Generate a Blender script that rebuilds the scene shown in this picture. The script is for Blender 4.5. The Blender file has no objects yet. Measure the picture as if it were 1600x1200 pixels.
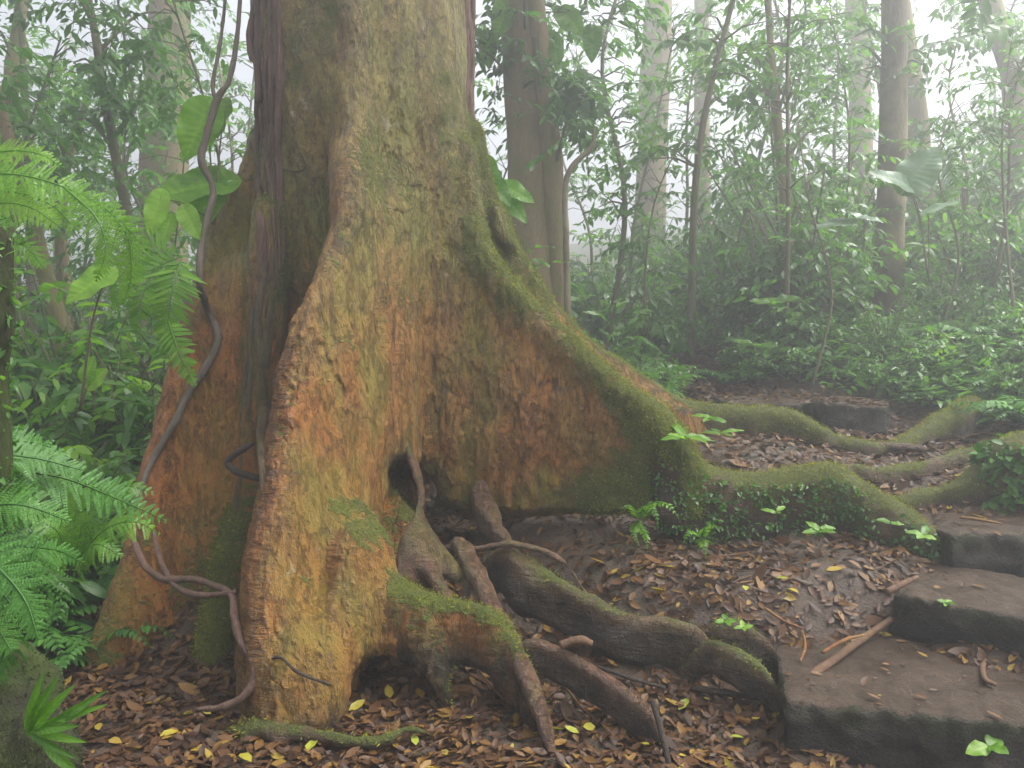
import bpy, math, random
import numpy as np
from mathutils import Vector
R = math.radians
C = bpy.context.scene.collection
scene = bpy.context.scene
# ------------------------------------------------------------------ camera
F_PX, CAM_Z = 1256.0, 1.5
PITCH = math.atan(80.0 / F_PX)
cd = bpy.data.cameras.new("camera"); cam = bpy.data.objects.new("camera", cd); C.objects.link(cam)
cd.sensor_width = 36.0; cd.lens = 36.0 * F_PX / 1600.0; cd.clip_start = 0.05; cd.clip_end = 400
cam.location = (0, 0, CAM_Z); cam.rotation_euler = (math.pi / 2 - PITCH, 0, 0)
scene.camera = cam
# ------------------------------------------------------------------ world and light
w = bpy.data.worlds.new("World"); scene.world = w; w.use_nodes = True
nt = w.node_tree; nt.nodes.clear()
sky = nt.nodes.new("ShaderNodeTexSky"); sky.sky_type = 'NISHITA'; sky.sun_disc = False
SUN_EL, SUN_ROT = R(60), R(86)
sky.sun_elevation = SUN_EL; sky.sun_rotation = SUN_ROT
sky.air_density = 0.6; sky.dust_density = 6.0; sky.ozone_density = 1.0
hs = nt.nodes.new("ShaderNodeHueSaturation"); hs.inputs['Saturation'].default_value = 0.3
bg = nt.nodes.new("ShaderNodeBackground"); bg.inputs['Strength'].default_value = 0.15
wo = nt.nodes.new("ShaderNodeOutputWorld")
nt.links.new(sky.outputs[0], hs.inputs['Color']); nt.links.new(hs.outputs[0], bg.inputs['Color'])
nt.links.new(bg.outputs[0], wo.inputs['Surface'])
sd = bpy.data.lights.new("sun", 'SUN'); sd.energy = 1.3; sd.angle = R(32); sd.color = (1.0, 0.96, 0.9)
sun = bpy.data.objects.new("sun", sd); C.objects.link(sun)
# sky sun_rotation is measured from +Y clockwise
sdir = Vector((math.sin(SUN_ROT) * math.cos(SUN_EL), math.cos(SUN_ROT) * math.cos(SUN_EL), math.sin(SUN_EL)))
sun.rotation_euler = (-sdir).to_track_quat('-Z', 'Y').to_euler(); sun.location = (0, 0, 20)
scene.view_settings.view_transform = 'Standard'; scene.view_settings.look = 'None'
scene.view_settings.gamma = 1.0; scene.view_settings.exposure = 1.9
cy = scene.cycles
cy.max_bounces = 6; cy.diffuse_bounces = 3; cy.glossy_bounces = 2; cy.transmission_bounces = 3
cy.transparent_max_bounces = 8; cy.volume_bounces = 0
cy.caustics_reflective = False; cy.caustics_refractive = False
cy.use_adaptive_sampling = True; cy.adaptive_threshold = 0.02
cy.use_denoising = True
try: cy.denoiser = 'OPENIMAGEDENOISE'
except Exception: pass
cy.sample_clamp_indirect = 4.0
HAZE_DENSITY = 0.033

# ------------------------------------------------------------------ projection helpers
def ray(px, py):
    a, b = (px - 800) / F_PX, (600 - py) / F_PX
    c, s = math.cos(PITCH), math.sin(PITCH)
    return np.array([a, c + b * s, -s + b * c])
def at(px, py, Y):
    d = ray(px, py); return np.array([0, 0, CAM_Z]) + d * (Y / d[1])
def atz(px, py, z):
    d = ray(px, py); return np.array([0, 0, CAM_Z]) + d * ((z - CAM_Z) / d[2])

# ------------------------------------------------------------------ noise
def _hash(ix, iy, iz, seed):
    h = (ix.astype(np.uint32) * np.uint32(374761393) + iy.astype(np.uint32) * np.uint32(668265263)
         + iz.astype(np.uint32) * np.uint32(2147483647 - 58) + np.uint32(seed * 7919 + 13))
    h = (h ^ (h >> np.uint32(13))) * np.uint32(1274126177)
    h = (h ^ (h >> np.uint32(15))) * np.uint32(2246822519)
    h = h ^ (h >> np.uint32(16))
    return h.astype(np.float64) / 4294967295.0 * 2 - 1
def vnoise(p, seed=0):
    p = np.asarray(p, float); i = np.floor(p).astype(np.int64); f = p - i
    u = f * f * f * (f * (f * 6 - 15) + 10); r = 0
    for dx in (0, 1):
        for dy in (0, 1):
            for dz in (0, 1):
                wgt = (u[:, 0] if dx else 1 - u[:, 0]) * (u[:, 1] if dy else 1 - u[:, 1]) * (u[:, 2] if dz else 1 - u[:, 2])
                r = r + wgt * _hash(i[:, 0] + dx, i[:, 1] + dy, i[:, 2] + dz, seed)
    return r
def fbm(p, seed=0, oct=4, gain=0.5):
    a, s, n = 1.0, 0.0, 0.0; p = np.asarray(p, float)
    for o in range(oct):
        s = s + a * vnoise(p * (2.03 ** o) + 17.3 * o, seed + o); n += a; a *= gain
    return s / n
def sstep(a, b, x):
    t = np.clip((x - a) / (b - a), 0, 1); return t * t * (3 - 2 * t)

# ------------------------------------------------------------------ mesh helpers
def mk_mesh(name, V, T=None, Q=None, smooth=True, attrs=None, fmat=None, normals=None):
    V = np.asarray(V, np.float32); me = bpy.data.meshes.new(name)
    T = np.zeros((0, 3), np.int32) if T is None else np.asarray(T, np.int32).reshape(-1, 3)
    Q = np.zeros((0, 4), np.int32) if Q is None else np.asarray(Q, np.int32).reshape(-1, 4)
    me.vertices.add(len(V)); me.vertices.foreach_set("co", V.ravel())
    loops = np.concatenate([T.ravel(), Q.ravel()]).astype(np.int32)
    me.loops.add(len(loops)); me.loops.foreach_set("vertex_index", loops)
    npoly = len(T) + len(Q); me.polygons.add(npoly)
    st = np.concatenate([np.arange(len(T)) * 3, len(T) * 3 + np.arange(len(Q)) * 4]).astype(np.int32)
    tot = np.concatenate([np.full(len(T), 3), np.full(len(Q), 4)]).astype(np.int32)
    me.polygons.foreach_set("loop_start", st); me.polygons.foreach_set("loop_total", tot)
    me.polygons.foreach_set("use_smooth", np.full(npoly, smooth))
    if fmat is not None: me.polygons.foreach_set("material_index", np.asarray(fmat, np.int32))
    for k, v in (attrs or {}).items():
        a = me.attributes.new(k, 'FLOAT', 'POINT'); a.data.foreach_set("value", np.asarray(v, np.float32))
    me.update(calc_edges=True); me.validate()
    if normals is not None:
        me.normals_split_custom_set_from_vertices(np.asarray(normals, np.float32).tolist())
    return me
def tag(o, label=None, cat=None, group=None, kind=None):
    if label: o['label'] = label
    if cat: o['category'] = cat
    if group: o['group'] = group
    if kind: o['kind'] = kind
    return o
def thing(name, label, cat, loc=(0, 0, 0), group=None):
    o = bpy.data.objects.new(name, None); C.objects.link(o); o.location = tuple(float(v) for v in loc)
    o.empty_display_size = 0.1
    return tag(o, label, cat, group)
def link(name, me, mats, parent=None):
    """world-space mesh; when parented its vertices are re-based on the parent's location"""
    if not isinstance(mats, (list, tuple)): mats = [mats]
    for m in mats: me.materials.append(m)
    o = bpy.data.objects.new(name, me); C.objects.link(o)
    if parent is not None:
        o.parent = parent
        off = Vector((0, 0, 0)); q = parent
        while q is not None: off += q.location; q = q.parent
        n = len(me.vertices); co = np.empty(n * 3, np.float32); me.vertices.foreach_get("co", co)
        co = co.reshape(-1, 3) - np.array(off, np.float32); me.vertices.foreach_set("co", co.ravel()); me.update()
    return o
def dup(o, loc, rz=0.0, sc=1.0, label=None, group=None, parent=None):
    c = o.copy(); C.objects.link(c)
    if parent is None:
        c.location = tuple(float(v) for v in loc); c.rotation_euler = (0, 0, rz); c.scale = (sc, sc, sc)
        if label: c['label'] = label
        if group: c['group'] = group
    else: c.parent = parent
    for ch in list(o.children): dup(ch, None, parent=c)
    return c
def catmull(P, n=8):
    P = np.asarray(P, float)
    if len(P) < 3: return np.array([P[0] + (P[-1] - P[0]) * t for t in np.linspace(0, 1, n + 1)])
    E = np.vstack([2 * P[0] - P[1], P, 2 * P[-1] - P[-2]]); out = []
    for i in range(len(P) - 1):
        a, b, c, d = E[i:i + 4]
        for t in np.arange(n) / n:
            out.append(0.5 * (2 * b + (c - a) * t + (2 * a - 5 * b + 4 * c - d) * t ** 2 + (3 * b - a - 3 * c + d) * t ** 3))
    out.append(P[-1]); return np.array(out)
class MB:
    def __init__(s): s.V, s.T, s.A, s.M, s.n = [], [], [], [], 0
    def add(s, V, T, tint, mat=0):
        V = np.asarray(V, float).reshape(-1, 3); T = np.asarray(T, int).reshape(-1, 3)
        s.V.append(V); s.T.append(T + s.n); s.n += len(V)
        s.A.append(np.full(len(V), tint) if np.ndim(tint) == 0 else np.asarray(tint)); s.M.append(np.full(len(T), mat))
    def mesh(s, name, smooth=True):
        return mk_mesh(name, np.vstack(s.V), T=np.vstack(s.T), smooth=smooth, attrs={'tint': np.concatenate(s.A)}, fmat=np.concatenate(s.M))
    def build(s, name, mats, parent=None, smooth=True):
        return link(name, s.mesh(name, smooth), mats, parent)
    def tube(s, P, r, seg=7, tint=0.5, mat=0, rough=0.0, seed=0):
        P = np.asarray(P, float); n = len(P); r = np.broadcast_to(r, (n,)) if np.ndim(r) == 0 else np.asarray(r, float)
        T = np.gradient(P, axis=0); T /= np.linalg.norm(T, axis=1)[:, None] + 1e-9
        ref = np.array([0.31, 0.95, 0.05]) if abs(T[:, 1]).mean() < 0.8 else np.array([1.0, 0, 0.1])
        U = np.cross(T, ref); U /= np.linalg.norm(U, axis=1)[:, None] + 1e-9; W = np.cross(T, U)
        a = np.linspace(0, 2 * np.pi, seg, endpoint=False)
        rr = np.repeat(r[:, None], seg, 1)
        if rough > 0:
            q = (P[:, None, :] + (U[:, None, :] * np.cos(a)[None, :, None] + W[:, None, :] * np.sin(a)[None, :, None]) * rr[..., None]).reshape(-1, 3)
            sc = 0.5 / max(r.mean(), 0.01)
            rr = rr * (1 + rough * fbm(q * np.array([sc, sc, sc * .35]), seed + 3, 3)).reshape(n, seg) if False else rr * (1 + rough * fbm(q * np.array([sc, sc, sc * .35]), seed + 3, 3).reshape(n, seg))
        V = P[:, None, :] + (U[:, None, :] * np.cos(a)[None, :, None] + W[:, None, :] * np.sin(a)[None, :, None]) * rr[..., None]
        i = np.arange(n - 1)[:, None] * seg + np.arange(seg)[None, :]; j = np.arange(n - 1)[:, None] * seg + (np.arange(seg)[None, :] + 1) % seg
        T1 = np.stack([i, j, j + seg], -1).reshape(-1, 3); T2 = np.stack([i, j + seg, i + seg], -1).reshape(-1, 3)
        Vv = np.vstack([V.reshape(-1, 3), P[:1], P[-1:]]); b, t = n * seg, n * seg + 1
        k = np.arange(seg); k2 = (k + 1) % seg
        c1 = np.stack([np.full(seg, b), k2, k], -1); c2 = np.stack([np.full(seg, t), (n - 1) * seg + k, (n - 1) * seg + k2], -1)
        s.add(Vv, np.vstack([T1, T2, c1, c2]), tint, mat)
    def leaves(s, P, D, N, L, W, tint, fold=0.18, bend=0.25, w1=0.95, w2=0.85, t1=0.3, t2=0.68, mat=0, wav=0.0):
        P = np.asarray(P, float); m = len(P)
        if m == 0: return
        D = np.asarray(D, float); D = D / (np.linalg.norm(D, axis=1)[:, None] + 1e-9); N = np.asarray(N, float)
        N = N - D * (N * D).sum(1)[:, None]; N /= np.linalg.norm(N, axis=1)[:, None] + 1e-9; S = np.cross(D, N)
        L = np.broadcast_to(np.asarray(L, float), (m,)); W = np.broadcast_to(np.asarray(W, float), (m,))
        bend = np.broadcast_to(np.asarray(bend, float), (m,))
        def pt(t, sd, wf):
            return P + D * (L * t)[:, None] - N * (bend * L * t * t)[:, None] + S * (W * .5 * wf * sd)[:, None] + N * (fold * W * wf * abs(sd))[:, None]
        V = np.stack([pt(0, 0, 0), pt(t1, -1, w1), pt(t1, 0, 0), pt(t1, 1, w1), pt(t2, -1, w2), pt(t2, 0, 0), pt(t2, 1, w2), pt(1, 0, 0)], 1)
        T = np.array([[0, 3, 2], [0, 2, 1], [2, 3, 6], [2, 6, 5], [1, 2, 5], [1, 5, 4], [5, 6, 7], [4, 5, 7]])
        TT = (np.arange(m)[:, None, None] * 8 + T[None]).reshape(-1, 3)
        tt = np.repeat(np.broadcast_to(np.asarray(tint, float), (m,)), 8)
        s.add(V.reshape(-1, 3), TT, tt, mat)

# ------------------------------------------------------------------ implicit surfaces
def smin(a, b, k):
    h = np.clip(0.5 + 0.5 * (b - a) / k, 0, 1); return b * (1 - h) + a * h - k * h * (1 - h)
class Field:
    def __init__(s, lo, hi, h):
        s.h = h; s.lo = np.array(lo, float); n = np.ceil((np.array(hi) - s.lo) / h).astype(int) + 1
        s.ax = [(s.lo[i] + np.arange(n[i]) * h).astype(np.float32) for i in range(3)]
        s.f = np.full(n, 10.0, np.float32); s.own = np.zeros(n, np.int8); s.raw = np.full(n, 10.0, np.float32)
    def _box(s, lo, hi):
        out = []
        for i in range(3):
            a = int(np.clip((lo[i] - s.lo[i]) / s.h, 0, len(s.ax[i]))); b = int(np.clip((hi[i] - s.lo[i]) / s.h + 2, 0, len(s.ax[i])))
            out.append(slice(a, max(b, a)))
        return tuple(out)
    def _put(s, sl, d, k, own, carve=False):
        if carve:
            s.f[sl] = -smin(-s.f[sl], d, k); return
        s.f[sl] = smin(s.f[sl], d, k)
        m = d < s.raw[sl]; s.own[sl][m] = own; s.raw[sl][m] = d[m]
    def tube(s, P, r, k=0.05, skirt=0.0, own=0, carve=False, sub=6, squash=1.0):
        P = np.asarray(P, float); r = np.broadcast_to(r, (len(P),)) if np.ndim(r) == 0 else np.asarray(r, float)
        Q = catmull(np.hstack([P, r[:, None]]), sub); P, r = Q[:, :3], Q[:, 3]
        pad = r.max() + k + 4 * s.h; lo = P.min(0) - pad; hi = P.max(0) + pad; lo[2] -= skirt
        sl = s._box(lo, hi)
        if s.f[sl].size == 0: return
        d = np.full(s.f[sl].shape, 5.0, np.float32)
        for i in range(len(P) - 1):
            a, b = P[i], P[i + 1]; pd = max(r[i], r[i + 1]) + k + 4 * s.h
            l2 = np.minimum(a, b) - pd; h2 = np.maximum(a, b) + pd; l2[2] -= skirt
            s2 = s._box(l2, h2)
            if s.f[s2].size == 0: continue
            X = s.ax[0][s2[0]][:, None, None] - a[0]; Y = s.ax[1][s2[1]][None, :, None] - a[1]; Z = s.ax[2][s2[2]][None, None, :] - a[2]
            v = b - a
            if skirt > 0:
                t = np.clip((X * v[0] + Y * v[1]) / (v[0] ** 2 + v[1] ** 2 + 1e-9), 0, 1)
                dz = Z - t * v[2]; dz = np.where(dz < 0, np.minimum(dz + skirt, 0), dz)
            else:
                t = np.clip((X * v[0] + Y * v[1] + Z * v[2]) / (v @ v + 1e-9), 0, 1); dz = (Z - t * v[2]) / squash
            dd = np.sqrt((X - t * v[0]) ** 2 + (Y - t * v[1]) ** 2 + dz * dz) - (r[i] + (r[i + 1] - r[i]) * t)
            loc = tuple(slice(q.start - p.start, q.stop - p.start) for q, p in zip(s2, sl))
            d[loc] = np.minimum(d[loc], dd)
        s._put(sl, d.astype(np.float32), k, own, carve)
    def fin(s, z, A, B, ra, rb, k=0.12, own=0, fade=0.05):
        """horizontal tapered capsules A(z)->B(z) stacked in z"""
        z = np.asarray(z, float); o = np.argsort(z); z = z[o]; A, B = np.asarray(A, float)[o], np.asarray(B, float)[o]
        ra = np.broadcast_to(ra, z.shape)[o] if np.ndim(ra) == 0 else np.asarray(ra, float)[o]
        rb = np.broadcast_to(rb, z.shape)[o] if np.ndim(rb) == 0 else np.asarray(rb, float)[o]
        sl = s._box((-99, -99, z[0] - .2), (99, 99, z[-1] + .2)); zz = s.ax[2][sl[2]]
        it = lambda v: np.interp(zz, z, v).astype(np.float32)[None, None, :]
        ax, ay, bx, by, r0, r1 = it(A[:, 0]), it(A[:, 1]), it(B[:, 0]), it(B[:, 1]), it(ra), it(rb)
        X = s.ax[0][sl[0]][:, None, None]; Y = s.ax[1][sl[1]][None, :, None]
        vx, vy = bx - ax, by - ay
        t = np.clip(((X - ax) * vx + (Y - ay) * vy) / (vx * vx + vy * vy + 1e-6), 0, 1)
        d = np.sqrt((X - ax - t * vx) ** 2 + (Y - ay - t * vy) ** 2) - (r0 + (r1 - r0) * t)
        out = np.maximum(np.maximum(z[0] - zz, zz - z[-1]), 0).astype(np.float32)[None, None, :]
        d = (np.maximum(d, 0) ** 2 + out ** 2) ** .5 + np.minimum(d, 0) + out * .3
        s._put(sl, d.astype(np.float32), k, own)
    def rbox(s, c, hs, rz, rnd=0.03, k=0.02, own=0):
        X = s.ax[0][:, None, None] - c[0]; Y = s.ax[1][None, :, None] - c[1]; Z = s.ax[2][None, None, :] - c[2]
        cs, sn = math.cos(rz), math.sin(rz); U = X * cs + Y * sn; W = -X * sn + Y * cs
        q = [np.abs(U) - hs[0] + rnd, np.abs(W) - hs[1] + rnd, np.abs(Z) - hs[2] + rnd]
        d = np.sqrt(sum(np.maximum(v, 0) ** 2 for v in q)) + np.minimum(np.maximum(np.maximum(q[0], q[1]), q[2]), 0) - rnd
        s._put((slice(None),) * 3, d.astype(np.float32), k, own)
    def noise(s, scale, amp, seed=0, oct=3):
        """perturb the field near its surface"""
        m = np.abs(s.f) < amp * 3 + 3 * s.h; i = np.argwhere(m)
        p = np.stack([s.ax[j][i[:, j]] for j in range(3)], 1)
        s.f[m] += (amp * fbm(p * np.array(scale), seed, oct)).astype(np.float32)
    def hit(s, px, py, y0=1.0, y1=6.0):
        d = ray(px, py); Y = np.arange(y0, y1, s.h * .5); P = np.array([0, 0, CAM_Z]) + d[None] * (Y / d[1])[:, None]
        i = np.round((P - s.lo) / s.h).astype(int); ok = np.all((i >= 0) & (i < np.array(s.f.shape)), axis=1)
        v = np.full(len(P), 9.0); ii = i[ok]; v[ok] = s.f[ii[:, 0], ii[:, 1], ii[:, 2]]
        n = np.argmax(v < 0); return P[n] if v[n] < 0 else None
    def mesh(s):
        f = s.f; nx, ny, nz = f.shape; ins = f < 0
        cnt = np.zeros((nx - 1, ny - 1, nz - 1), np.int8)
        for a in (0, 1):
            for b in (0, 1):
                for c in (0, 1): cnt += ins[a:nx - 1 + a, b:ny - 1 + b, c:nz - 1 + c]
        act = np.argwhere((cnt > 0) & (cnt < 8)); idx = np.full(cnt.shape, -1, np.int64)
        idx[act[:, 0], act[:, 1], act[:, 2]] = np.arange(len(act))
        cor = [(a, b, c) for a in (0, 1) for b in (0, 1) for c in (0, 1)]
        vals = {q: f[act[:, 0] + q[0], act[:, 1] + q[1], act[:, 2] + q[2]].astype(float) for q in cor}
        acc = np.zeros((len(act), 3)); num = np.zeros(len(act))
        for q in cor:
            for ax in range(3):
                if q[ax] == 0:
                    q2 = list(q); q2[ax] = 1; q2 = tuple(q2); a, b = vals[q], vals[q2]; m = (a < 0) != (b < 0)
                    t = np.where(m, a / np.where(np.abs(a - b) < 1e-12, 1, a - b), 0); p = np.tile(np.array(q, float), (len(act), 1)); p[:, ax] = t
                    acc[m] += p[m]; num[m] += 1
        V = s.lo + (act + acc / num[:, None]) * s.h; Q = []
        for ax in range(3):
            o1, o2 = [(1, 2), (2, 0), (0, 1)][ax]
            sa = [slice(None)] * 3; sb = [slice(None)] * 3; sa[ax] = slice(0, -1); sb[ax] = slice(1, None)
            a, b = ins[tuple(sa)], ins[tuple(sb)]; e = np.argwhere(a != b)
            e = e[(e[:, o1] > 0) & (e[:, o2] > 0) & (e[:, o1] < f.shape[o1] - 1) & (e[:, o2] < f.shape[o2] - 1)]
            c = []
            for u, v in ((-1, -1), (0, -1), (0, 0), (-1, 0)):
                g = e.copy(); g[:, o1] += u; g[:, o2] += v; c.append(idx[g[:, 0], g[:, 1], g[:, 2]])
            q = np.stack(c, 1); fl = ~a[e[:, 0], e[:, 1], e[:, 2]]; q[fl] = q[fl][:, ::-1]; Q.append(q)
        Q = np.vstack(Q); Q = Q[(Q >= 0).all(1)]
        ci = np.clip(np.round((V - s.lo) / s.h).astype(int), 0, np.array(f.shape) - 1)
        return V, Q, s.own[ci[:, 0], ci[:, 1], ci[:, 2]]
def vnormals(V, Q):
    n = np.cross(V[Q[:, 2]] - V[Q[:, 0]], V[Q[:, 3]] - V[Q[:, 1]]); N = np.zeros_like(V)
    for i in range(4):
        for a in range(3): N[:, a] += np.bincount(Q[:, i], n[:, a], len(V))
    return N / (np.linalg.norm(N, axis=1)[:, None] + 1e-12)
def smooth(V, Q, it=1, lam=0.5):
    E = np.vstack([Q[:, [0, 1]], Q[:, [1, 2]], Q[:, [2, 3]], Q[:, [3, 0]]]); E = np.vstack([E, E[:, ::-1]])
    deg = np.bincount(E[:, 0], minlength=len(V)).astype(float)
    for _ in range(it):
        S = np.stack([np.bincount(E[:, 0], V[E[:, 1], a], len(V)) for a in range(3)], 1) / np.maximum(deg, 1)[:, None]
        V = V * (1 - lam) + S * lam
    return V

# ------------------------------------------------------------------ materials
class NT:
    def __init__(s, name):
        s.m = bpy.data.materials.new(name); s.m.use_nodes = True; s.t = s.m.node_tree; s.t.nodes.clear()
        s.out = s.new("ShaderNodeOutputMaterial"); s.b = s.new("ShaderNodeBsdfPrincipled"); s.link(s.b.outputs[0], s.out.inputs[0])
    def new(s, k, **kw):
        n = s.t.nodes.new(k)
        for a, v in kw.items(): setattr(n, a, v)
        return n
    def link(s, a, b): s.t.links.new(a, b)
    def obj(s):
        return s.new("ShaderNodeTexCoord").outputs['Object']
    def noise(s, vec, scale, detail=6, rough=0.6, stretch=None, dist=0.0):
        if stretch:
            mp = s.new("ShaderNodeMapping"); mp.inputs['Scale'].default_value = stretch; s.link(vec, mp.inputs[0]); vec = mp.outputs[0]
        n = s.new("ShaderNodeTexNoise"); s.link(vec, n.inputs['Vector'])
        n.inputs['Scale'].default_value = scale; n.inputs['Detail'].default_value = detail; n.inputs['Roughness'].default_value = rough; n.inputs['Distortion'].default_value = dist
        return n.outputs[0]
    def ramp(s, fac, stops, interp='LINEAR'):
        r = s.new("ShaderNodeValToRGB"); s.link(fac, r.inputs[0]); e = r.color_ramp.elements; r.color_ramp.interpolation = interp
        while len(e) < len(stops): e.new(0.5)
        for i, (p, c) in enumerate(stops):
            e[i].position = p; e[i].color = (c[0], c[1], c[2], 1) if np.ndim(c) else (c, c, c, 1)
        return r.outputs[0]
    def mix(s, fac, a, b, mode='MIX'):
        m = s.new("ShaderNodeMix", data_type='RGBA', blend_type=mode)
        if hasattr(fac, 'links') or not isinstance(fac, (int, float)): s.link(fac, m.inputs[0])
        else: m.inputs[0].default_value = fac
        for v, k in ((a, 6), (b, 7)):
            if isinstance(v, (tuple, list)): m.inputs[k].default_value = (*v[:3], 1)
            else: s.link(v, m.inputs[k])
        return m.outputs[2]
    def math(s, op, a, b=None):
        m = s.new("ShaderNodeMath", operation=op)
        for i, v in enumerate((a, b)):
            if v is None: continue
            if isinstance(v, (int, float)): m.inputs[i].default_value = v
            else: s.link(v, m.inputs[i])
        return m.outputs[0]
    def attr(s, n): return s.new("ShaderNodeAttribute", attribute_name=n).outputs['Fac']
    def bump(s, h, strength=0.5, dist=0.02, prev=None):
        b = s.new("ShaderNodeBump"); b.inputs['Strength'].default_value = strength; b.inputs['Distance'].default_value = dist
        s.link(h, b.inputs['Height'])
        if prev is not None: s.link(prev, b.inputs['Normal'])
        s.link(b.outputs[0], s.b.inputs['Normal']); return b.outputs[0]
    def fin(s, col, rough=0.7, spec=0.3):
        if isinstance(col, (tuple, list)): s.b.inputs['Base Color'].default_value = (*col, 1)
        else: s.link(col, s.b.inputs['Base Color'])
        if isinstance(rough, (int, float)): s.b.inputs['Roughness'].default_value = rough
        else: s.link(rough, s.b.inputs['Roughness'])
        s.b.inputs['Specular IOR Level'].default_value = spec
        return s.m
def bark_material(name, base, warm, olive, moss_a, moss_b, dark, wrinkle=0.0):
    """attributes: moss, red (warm bare bark), ring (horizontal wrinkles)"""
    n = NT(name); o = n.obj()
    n1 = n.noise(o, 3.0, 8, .65, (1, 1, .45), .6); n2 = n.noise(o, 14, 8, .7, (1, 1, .35), .4); n3 = n.noise(o, 55, 6, .7, (1, 1, .5)); n4 = n.noise(o, 1.7, 5, .6)
    n6 = n.noise(o, 170, 4, .8, (1, 1, .6)); n5 = n.noise(o, 24, 6, .65, (.35, .35, 2.2), .8)
    red, moss, ring = n.attr('red'), n.attr('moss'), n.attr('ring')
    c = n.mix(n.ramp(n1, [(.42, 0.), (.56, 1.)]), base, olive)
    nb = n.noise(o, 6.5, 7, .7, (1, 1, .6), 1.2); c = n.mix(n.ramp(nb, [(.56, 0.), (.66, .55)]), c, tuple(v * .42 for v in base)); c = n.mix(n.ramp(nb, [(.30, .75), (.40, 0.)]), c, tuple(min(v * 1.5, 1) for v in base))
    c = n.mix(n.math('MULTIPLY', red, n.ramp(n4, [(.2, .35), (.6, 1.)])), c, n.mix(n.ramp(n2, [(.3, 0.), (.7, 1.)]), warm, tuple(v * .55 for v in warm)))
    c = n.mix(n.math('MULTIPLY', n.math('SUBTRACT', 1.0, red), .5), c, tuple(v * 1.12 for v in olive))
    c = n.mix(n.ramp(n2, [(.34, 1.), (.5, 0.)]), c, n.mix(.6, c, dark))
    c = n.mix(n.ramp(n3, [(.32, .8), (.5, 0.)]), c, dark); c = n.mix(n.ramp(n6, [(.3, .5), (.5, 0.)]), c, dark)
    c = n.mix(n.ramp(n3, [(.6, 0.), (.78, .4)]), c, tuple(min(v * 1.8, 1) for v in base))
    rg = n.math('MULTIPLY', ring, n.ramp(n5, [(.38, 1.), (.55, 0.)]))
    c = n.mix(rg, c, n.mix(.75, c, dark))
    crk = n.math('ABSOLUTE', n.math('SUBTRACT', n.noise(o, 9, 9, .72, (1, 1, .3), .3), .5)); crk = n.math('ADD', crk, n.math('MULTIPLY', n.noise(o, 3, 3), .06)); c = n.mix(n.ramp(crk, [(.025, .5), (.045, 0.)]), c, dark)
    c = n.mix(n.ramp(n.noise(o, 5.2, 6, .7), [(.66, 0.), (.72, .55)]), c, (.42, .38, .30))
    alg = n.ramp(n.noise(o, 2.6, 7, .7, (1, 1, .6), .8), [(.50, 0.), (.66, .6)]); c = n.mix(n.math('MULTIPLY', n.math('MULTIPLY', alg, n.math('SUBTRACT', 1.0, n.math('MULTIPLY', red, .55))), n.math('SUBTRACT', 1.0, n.math('MULTIPLY', ring, .8))), c, (moss_b[0] * .95, moss_b[1] * .82, moss_b[2] * 1.3))
    mcol = n.mix(n.ramp(n.noise(o, 9, 6, .7), [(.3, 0.), (.7, 1.)]), moss_a, moss_b)
    crk = n.math('ABSOLUTE', n.math('SUBTRACT', n.noise(o, 9, 9, .72, (1, 1, .3), .3), .5)); crk = n.math('ADD', crk, n.math('MULTIPLY', n.noise(o, 3, 3), .06)); c = n.mix(n.ramp(crk, [(.025, .5), (.045, 0.)]), c, dark)
    c = n.mix(n.ramp(n.noise(o, 5.2, 6, .7), [(.66, 0.), (.72, .55)]), c, (.42, .38, .30))
    alg = n.ramp(n.noise(o, 2.6, 7, .7, (1, 1, .6), .8), [(.50, 0.), (.66, .6)]); c = n.mix(n.math('MULTIPLY', n.math('MULTIPLY', alg, n.math('SUBTRACT', 1.0, n.math('MULTIPLY', red, .55))), n.math('SUBTRACT', 1.0, n.math('MULTIPLY', ring, .8))), c, (moss_b[0] * .95, moss_b[1] * .82, moss_b[2] * 1.3))
    mcol = n.mix(n.ramp(n.noise(o, 90, 4, .7), [(.35, .6), (.6, 0.)]), mcol, tuple(v * .3 for v in moss_a))
    mf = n.math('ADD', moss, n.math('MULTIPLY', n.math('SUBTRACT', n.noise(o, 11, 8, .75), .5), 1.1))
    mf = n.ramp(mf, [(.38, 0.), (.66, 1.)])
    c = n.mix(mf, c, mcol)
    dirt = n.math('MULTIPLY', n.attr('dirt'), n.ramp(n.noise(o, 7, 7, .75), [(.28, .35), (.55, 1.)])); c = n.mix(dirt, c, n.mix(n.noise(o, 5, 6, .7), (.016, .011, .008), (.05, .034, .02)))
    h = n.math('ADD', n.math('MULTIPLY', n2, .8), n.math('MULTIPLY', n3, .45)); h = n.math('ADD', h, n.math('MULTIPLY', n6, .2)); h = n.math('ADD', h, n.ramp(crk, [(.02, 0.), (.06, .16)]))
    h = n.math('ADD', h, n.math('MULTIPLY', n.math('MULTIPLY', n5, ring), 1.4))
    h = n.math('ADD', h, n.math('MULTIPLY', n.math('MULTIPLY', mf, n.noise(o, 120, 4, .8)), .8))
    n.bump(h, 1.0, .045)
    return n.fin(c, n.ramp(mf, [(0., .34), (1., .9)]), .5)
M = {}
M['bark'] = bark_material('bark', (.31, .18, .045), (.56, .19, .036), (.21, .20, .03), (.09, .125, .010), (.22, .235, .022), (.045, .027, .016))
M['root'] = bark_material('root_bark', (.19, .10, .06), (.25, .115, .07), (.12, .09, .04), (.09, .12, .018), (.17, .19, .03), (.045, .028, .02))
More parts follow.
